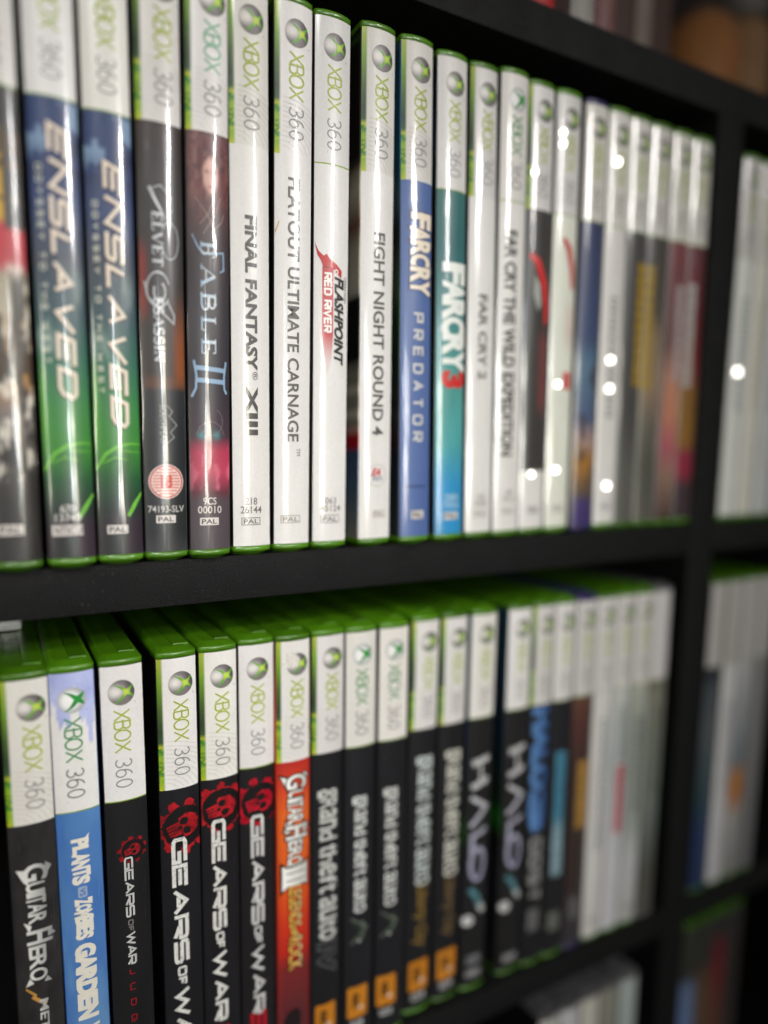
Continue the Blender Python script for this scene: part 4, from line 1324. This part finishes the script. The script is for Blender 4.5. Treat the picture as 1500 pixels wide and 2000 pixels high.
s = Spine(); s.grid(3.5, ZW, dark_fn((33, 33, 36), 9, .5), 2); band(s, 'strip', du=-.2)
gta(s, 2.2, 11.2, 123.0, 56.4, srgb(196, 198, 194))
for du, c, o in ((0, srgb(84, 84, 88), .08), (0, srgb(33, 33, 36), .02)):
    s.text('IV', 3.0, 10.2, 54.8, 43.0, c, o)
badge(s, 1.6, 10.6, 27.4, 13.6)
make_case('black game case with outlined pale title and dark numerals IV, right of the orange case', 82.5, 1.9, ROW, .0059, .0016, s, LO)


def gtaV(s, u0, u1, v0, v1):
    gta(s, u0, u1, v0, v1, srgb(206, 208, 206), False)
    g = srgb(112, 124, 108)
    b = v1 - 1.2
    s.stroke([(u0 - .4, b - .6), (u1 + .4, b - 6.4), (u0 - .4, b - 12.4)], .5, g)
    s.stroke([(u0 + .4, b - 2.8), (u1 - 2.2, b - 6.4), (u0 + .4, b - 10.4)], .3, srgb(60, 84, 62))
    s.text('FIVE', u1 - 2.6, u1 - 1.2, b - 3.0, b - 11.0, g, .0)
    s.disc(u0 + 3.6, b - 11.6, .6, .6, srgb(216, 216, 214), 10)


def code(s, u0, u1, v0, v1):
    s.rrect(u0, u1, v1, v0, .2, srgb(176, 178, 180))
    s.text('PAL', u0 + .8, u1 - .8, v0 - .7, v1 + .7, srgb(50, 50, 54), .03, down=False)


s = Spine(); s.grid(3.5, ZW, dark_fn((34, 34, 38), 10, .5), 2); band(s, 'plain', new=True, du=-.3)
gtaV(s, 3.0, 10.2, 117.2, 64.4)
badge(s, 1.4, 10.8, 30.4, 15.8); code(s, 2.8, 8.8, 14.2, 11.2)
make_case('black game case with slim white title and orange badge, next to the numerals IV case', 97.7, .9, ROW, .0024, .0009, s, LO)
s = Spine(); s.grid(3.5, ZW, dark_fn((34, 34, 38), 11, .5), 2); band(s, 'plain', new=True, du=-.5)
gtaV(s, 2.4, 9.8, 117.6, 62.8)
badge(s, .4, 9.8, 30.4, 15.9); code(s, 2.0, 8.0, 14.2, 11.2)
make_case('black game case with slim white title and orange badge, third right of the orange case', 113.3, .6, ROW, .0016, -.0005, s, LO)
for i, (x, y, le, lz, lab) in enumerate(((130.7, 4.2, .0085, -.0002, 'black game case with blurred white title and gold script, left one of such a pair'),
                                         (146.6, 4.1, .0037, -.0045, 'black game case with blurred white title and gold script, right one of such a pair'))):
    s = Spine(); s.grid(3.5, ZW, dark_fn((34, 34, 36), 12 + i, .5), 2); band(s, 'strip', du=-.2)
    gta(s, 3.2, 12.2, 126.0, 64.4, srgb(206, 206, 196) if i else srgb(196, 206, 206), False)
    s.text('Liberty City', 3.6, 11.2, 64.6, 35.0, srgb(134, 108, 52) if i == 0 else srgb(112, 92, 58), .02, shear=.3)
    badge(s, 2.2, 12.6, 27.6, 12.6); code(s, 3.6, 10.8, 11.4, 8.0)
    make_case(lab, x, y, ROW, le, lz, s, LO)


def halo(s, a, b, u0, u1):
    c = lambda u, v: mix(srgb(160, 160, 186), srgb(190, 190, 190), np.array(sstep(v, b, a)))
    L = b - a
    V = lambda t: a + L * t
    s.stroke([(u0, V(.03)), (u1, V(.0))], 3.0, c); s.stroke([(u0, V(.22)), (u1, V(.17))], 3.0, c); s.stroke([((u0 + u1) / 2, V(.05)), ((u0 + u1) / 2, V(.18))], 1.5, c)
    s.stroke([(u0, V(.30)), (u1 - .6, V(.40)), (u0, V(.54))], 2.3, c)
    s.stroke([(u1, V(.58)), (u0 + 1.4, V(.62)), (u0 + 1.2, V(.78))], 2.1, c)
    s.stroke(arc((u0 + u1) / 2, V(.86), (u1 - u0) * .40, -L * .13, 0, 360, 24), 2.0, c)


def four(s, v, u):
    s.stroke([(u, v), (u + 3.4, v - 4.2), (u + 7.2, v - 12.6)], 3.0, srgb(80, 124, 134))
    s.stroke([(u + 5.4, v - 9.4), (u + 8.4, v - 13.4)], 2.8, srgb(186, 186, 186))
    s.disc(u - .6, v - 16.2, 3.0, 2.8, srgb(206, 206, 206), 18)


for i, (x, y, le, lz, a, b, lab) in enumerate(((162.7, 3.4, .0028, -.006, 118.5, 58, 'blurred black case with big silver letters and pale blue numeral, left of a gap'),
                                               (185.5, 3.2, -.0024, -.0028, 119.5, 58, 'blurred black case with big silver letters and pale blue numeral, right of a gap'))):
    s = Spine(); s.grid(3.5, ZW, dark_fn((38, 37, 36), 22 + i, .4), 2); band(s, 'plain', du=.3)
    halo(s, a, b, 2.4, 11.8)
    four(s, 54.5, 3.4)
    if i == 0:
        s.rrect(2.8, 11, 14.6, 19.6, .8, srgb(110, 110, 116))
    s.rrect(2.8, 11.2, 8.2, 12.0, .8, srgb(140, 140, 142))
    make_case(lab, x, y, ROW, le, lz, s, LO, flank=flank_of((3, (30, 30, 34)), (60, (34, 36, 44)), (74, (20, 22, 22)), (84, (30, 100, 30)), (92, (24, 40, 28)), (130, (30, 44, 60)), (186, (40, 70, 84))))


def f_o(u, v):
    return dark_fn((34, 34, 37), 31, .4)(u, v)


s = Spine(); s.grid(3.5, ZW, f_o, 2); band(s, 'strip', du=-.3)
BL = lambda u, v: mix(srgb(90, 134, 190), srgb(46, 80, 140), np.array(sstep(u, 6, 11)))
s.text('HALO', 2.2, 11.6, 136, 96, BL, .07); s.text('3', 2.0, 11.2, 92, 76, BL, .07)
s.glyphs(SQ, 'ODST', 2.6, 10.4, 70, 36, 2.0, srgb(150, 150, 150), gap=.5)
s.rrect(2.8, 10.4, 20, 32, .8, srgb(104, 104, 106))
make_case('blurred black game case with blue lettering above grey lettering', 200.4, 2.4, ROW, -.003, 0, s, LO, slim=.945)
s = Spine(); s.grid(3.5, ZW, dark_fn((38, 38, 42), 33, .4), 2); band(s, 'plain', du=.3)
smudge_bars(s, 3.0, 10.4, 112, 46, lambda u, v: mix(srgb(140, 170, 182), srgb(70, 130, 156), np.array(sstep(v, 70, 78))), 4.2, 3, .9)
s.rrect(2.6, 10.4, 16, 26, .8, srgb(104, 106, 100))
make_case('blurred black game case with a band of turquoise lettering', 214.4, 2.0, ROW, -.004, 0, s, LO, slim=.945)
s = Spine(); s.grid(3.5, ZW, lambda u, v: mix(ramp(v, [(3, (60, 58, 66)), (40, (58, 46, 42)), (100, (60, 46, 44)), (124, (84, 50, 46)), (139, (100, 66, 50))]), srgb(40, 34, 34), sstep(u, 8, 12) * .5), 3); band(s, 'plain', du=.3, dull=.9)
smudge_bars(s, 4.4, 12.4, 104, 68, srgb(178, 134, 60), 4.4, 5, .88)
s.rrect(2.6, 10.4, 18, 30, .8, srgb(96, 96, 96))
make_case('blurred dark brown game case with gold lettering and a purple rim', 228.4, 1.6, ROW, -.004, 0, s, LO, shell='purple', slim=.945)
s = Spine(); s.grid(3.5, ZW, ws(.92), 6); band(s, 'plain', du=.3, dull=.95)
smudge_bars(s, 5.0, 10.0, 124, 52, srgb(150, 152, 158), 3.4, 5)
pal(s, 4, 11, 13.2, 10, False)
make_case('blurred plain white game case right of the brown and gold one', 242.3, 1.4, ROW, -.004, 0, s, LO, slim=.945)
s = Spine(); s.grid(3.5, ZW, lambda u, v: ramp(v, [(3, (210, 210, 216)), (60, (200, 202, 206)), (100, (176, 184, 184)), (139, (196, 198, 194))]), 4); band(s, 'plain', du=.3, dull=.9)
smudge_bars(s, 4.4, 10.4, 128, 98, srgb(140, 146, 146), 3.4, 7); smudge_bars(s, 4.6, 11, 96, 58, srgb(190, 80, 92), 4.2, 8, .9)
make_case('blurred pale grey game case with a red word on its spine', 256.1, 1.2, ROW, -.004, 0, s, LO, slim=.945)
s = Spine(); s.grid(3.5, ZW, lambda u, v: ramp(v, [(3, (190, 190, 190)), (40, (196, 196, 200)), (60, (160, 166, 160)), (110, (150, 158, 152)), (139, (176, 178, 168))]), 4); band(s, 'plain', du=.3, dull=.9)
smudge_bars(s, 4.4, 9.6, 120, 66, srgb(104, 112, 108), 3.6, 15)
pal(s, 4, 11, 13.2, 10, False)
make_case('blurred grey white game case, second from the right end of the lower row', 269.9, 1.0, ROW, -.003, 0, s, LO, slim=.945)
s = Spine(); s.grid(3.5, ZW, lambda u, v: ramp(v, [(3, (90, 86, 80)), (30, (84, 86, 78)), (60, (110, 120, 114)), (100, (124, 130, 122)), (128, (130, 130, 118)), (139, (110, 108, 96))]), 3); band(s, 'plain', du=.3, dull=.85, word=False)
smudge_bars(s, 4.4, 9.6, 124, 74, srgb(84, 84, 74), 3.6, 16)
make_case('blurred olive grey game case with smoky rim, last of the lower row beside the upright', 283.6, 1.0, ROW, -.002, 0, s, LO, shell='smoke', slim=.945)

# ================================================================ compartments beyond and below
R1 = 'game cases beyond the upright'
for x, lab, c1, bars in ((330.4, 'white game case against the upright, upper right compartment', (226, 228, 226), (150, 152, 156)), (345.6, 'white game case with faint beige spine marks, upper right compartment', (222, 220, 212), (186, 176, 160)),
                         (360.8, 'pale grey game case, third from the upright in the upper right compartment', (200, 204, 206), (120, 124, 130)), (376, 'grey game case, fourth from the upright in the upper right compartment', (170, 172, 172), None)):
    s = Spine(); s.grid(3.5, ZW, flat(srgb(*c1)), 8); band(s, 'plain', du=.3, dull=.9)
    if bars:
        smudge_bars(s, 5, 10, 118, 60, srgb(*bars), 3.4, 2)
    make_case(lab, x, .6, 0, 0, 0, s, R1, glints=((4.4, 80.0, 2.0),) if x < 331 else ())
for x, lab, stops, bars in ((330.4, 'game case with white top over navy and green spine, right of the upright', [(3, (30, 50, 90)), (40, (34, 56, 100)), (58, (40, 70, 80)), (100, (84, 90, 96)), (126, (70, 78, 84)), (134, (36, 40, 54)), (139, (36, 40, 54))], None),
                            (346.0, 'broad white game case in the right compartment, after the navy and green one', [(3, (214, 214, 222)), (139, (216, 216, 216))], (150, 150, 160)),
                            (361.2, 'grey white game case with orange marks low on its spine, right compartment', [(3, (150, 150, 150)), (40, (176, 176, 176)), (56, (190, 120, 60)), (66, (190, 130, 70)), (76, (120, 130, 140)), (139, (190, 190, 192))], None),
                            (376.4, 'dull grey game case at the right edge of the photo, middle right compartment', [(3, (120, 120, 124)), (139, (140, 140, 140))], None)):
    s = Spine(); s.grid(3.5, ZW, (lambda st: lambda u, v: ramp(v, st))(stops), 3); band(s, 'plain', du=.3, dull=.7, word=False)
    if bars:
        smudge_bars(s, 5.2, 9.8, 116, 60, srgb(*bars), 3.4, 3)
    make_case(lab, x, 1.0, ROW, .004, 0, s, R1)
R3 = 'game cases in the bottom compartments'
for x, lab, stops in ((214.4, 'white game case, leftmost seen in the bottom compartment', [(3, (200, 200, 200)), (187, (206, 206, 202))]), (229.6, 'white game case with a lavender tinge in the bottom compartment', [(3, (190, 190, 200)), (187, (204, 204, 210))]),
                      (245.0, 'cream white game case in the bottom compartment', [(3, (190, 190, 180)), (187, (206, 204, 194))]), (260.2, 'olive grey game case in the bottom compartment', [(3, (130, 132, 124)), (187, (150, 150, 140))]),
                      (275.4, 'pale blue grey game case beside the upright in the bottom compartment', [(3, (130, 150, 160)), (187, (186, 198, 196))])):
    s = Spine(); s.grid(3.5, 186.5, (lambda st: lambda u, v: ramp(v, st))(stops), 8)
    make_case(lab, x, 1.0, ROW * 2, 0, 0, s, R3, shell='smoke')
for x, lab, stops in ((331.4, 'dark olive game case right beside the upright, bottom right', [(3, (50, 48, 60)), (110, (50, 48, 62)), (150, (44, 46, 44)), (187, (52, 56, 46))]),
                      (346.6, 'dark game case with a pale blue patch on its spine, bottom right', [(3, (90, 110, 150)), (120, (110, 140, 190)), (146, (110, 130, 170)), (152, (52, 54, 44)), (187, (52, 56, 44))]),
                      (361.8, 'dark game case with a brown patch on its spine, bottom right', [(3, (80, 70, 70)), (130, (110, 84, 60)), (150, (90, 66, 46)), (158, (50, 50, 44)), (187, (50, 50, 44))]),
                      (377.0, 'dark game case with a crimson patch on its spine, bottom right', [(3, (110, 70, 50)), (120, (110, 60, 46)), (146, (120, 24, 34)), (166, (100, 24, 34)), (174, (46, 46, 42)), (187, (46, 46, 42))]),
                      (392.2, 'very dark game case at the right edge, bottom right', [(3, (60, 40, 36)), (187, (44, 44, 42))])):
    s = Spine(); s.grid(3.5, 186.5, (lambda st: lambda u, v: ramp(v, st))(stops), 3)
    make_case(lab, x, 11.0, ROW * 2, 0, 0, s, R3)

# silver case lying on top of the lower row, far left
t = thing('metal_tin', 'silver tin on top of the lower row, under the board at far left', 'tin', (-58.5, 48, ROW + 190.4))
M_SILVER = plastic('brushed_silver', (0.62, 0.63, 0.64), .3, .2)
link('tin_body', box_mesh('tin_body', 0, 40, 0, 60, 0, 6.4, 1.4), M_SILVER, t)
link('tin_lid', box_mesh('tin_lid', -.6, 40.6, -.6, 60.6, 6.5, 10.6, 1.4), M_SILVER, t)

# ================================================================ ornaments on the top board
ZT = 218.9


def book(label, x, w, y, h, d, col, paper=(210, 204, 190)):
    t = thing('hardback_book', label, 'book', (x, y, ZT), 'books on the top board')
    mc = plastic('book_cloth', srgb(*col), .5, .1)
    mp = plastic('book_pages', srgb(*paper), .8, 0)
    bm = bmesh.new()
    prof = [(0, 6), (.3, 2.2), (w * .2, .6), (w * .5, 0), (w * .8, .6), (w - .3, 2.2), (w, 6), (w, d), (w - 1.6, d), (w - 1.6, 6), (1.6, 6), (1.6, d), (0, d)]
    lo = [bm.verts.new(Vector((a, b, 0)) * MM) for a, b in prof]
    hi = [bm.verts.new(Vector((a, b, h)) * MM) for a, b in prof]
    n = len(prof)
    for i in range(n):
        bm.faces.new((lo[i], lo[(i + 1) % n], hi[(i + 1) % n], hi[i]))
    bm.faces.new(lo[::-1]); bm.faces.new(hi)
    bmesh.ops.recalc_face_normals(bm, faces=bm.faces[:])
    sharp_by_angle(bm, 40)
    me = bpy.data.meshes.new('binding'); bm.to_mesh(me); bm.free()
    link('binding', me, mc, t)
    link('page_block', box_mesh('page_block', 1.7, w - 1.7, 6.3, d - 3, 3, h - 3, .3), mp, t)


book('bright red book on the top board, leftmost of those in view', 186, 15, 4, 120, 90, (150, 16, 22))
book('off-white book on the top board between a red and a maroon one', 208, 14.5, 2.0, 130, 95, (150, 146, 142))
book('dusty maroon book on the top board right of the off-white one', 223.4, 13.5, 3.0, 125, 95, (92, 58, 58))
book('grey book set further back on the top board', 242, 15, 22, 128, 95, (120, 116, 108))
t = thing('storage_box', 'dark brown cardboard box set back on the top board', 'box', (262, 40, ZT))
M_BOX = plastic('brown_card', srgb(70, 48, 42), .6, .1)
link('box_body', box_mesh('box_body', 0, 60, 0, 120, 0, 92, .8), M_BOX, t)
link('box_lid', box_mesh('box_lid', -1, 61, -1, 121, 92.1, 116, .8), M_BOX, t)
link('label_strip', box_mesh('label_strip', 30, 42, -1.2, -.06, 4, 88, .2), plastic('label_card', srgb(112, 100, 92), .6, 0), t)


def ornament(label, x, y, prof, rim, cols):  # lathed stand-in for an ornament too blurred to identify
    t = thing('ornament_stand_in', label, 'ornament', (x, y, ZT), 'stand-ins for blurred ornaments')

    def lathe(name, pr, mat):
        bm = bmesh.new()
        n = 40
        rings = [[bm.verts.new(Vector((r * math.cos(2 * math.pi * i / n), r * math.sin(2 * math.pi * i / n), z)) * MM) for i in range(n)] for r, z in pr]
        for a, b in zip(rings, rings[1:]):
            for i in range(n):
                bm.faces.new((a[i], a[(i + 1) % n], b[(i + 1) % n], b[i]))
        bm.faces.new(rings[0][::-1]); bm.faces.new(rings[-1])
        sharp_by_angle(bm, 50)
        me = bpy.data.meshes.new(name); bm.to_mesh(me); bm.free()
        link(name, me, mat, t)
    lathe('ornament_body', prof, plastic('ornament_finish', srgb(*cols[0]), .45, .2))
    lathe('ornament_lid', rim, plastic('ornament_lid_finish', srgb(*cols[1]), .5, .1))


ornament('broad orange brown rounded stand-in pot set back on the top board', 417, 92, [(13, 0), (20, 3), (27, 40), (27, 82), (22, 98), (16, 103)], [(17, 103.2), (17, 106), (9, 109), (3, 110)], ((170, 112, 62), (90, 64, 46)))
ornament('slim tan stand-in pot with grey lid, right of the broad orange brown one', 462, 92, [(12, 0), (17, 4), (20, 60), (20, 104), (14, 114)], [(16, 114.2), (18, 119), (18, 136), (8, 144), (3, 145)], ((130, 98, 68), (96, 92, 88)))

# ---------------------------------------------------------------- render settings
scene.render.engine = 'CYCLES'
scene.cycles.use_denoising = True
scene.cycles.use_adaptive_sampling = False
scene.cycles.max_bounces = 8
scene.cycles.sample_clamp_indirect = 8.0
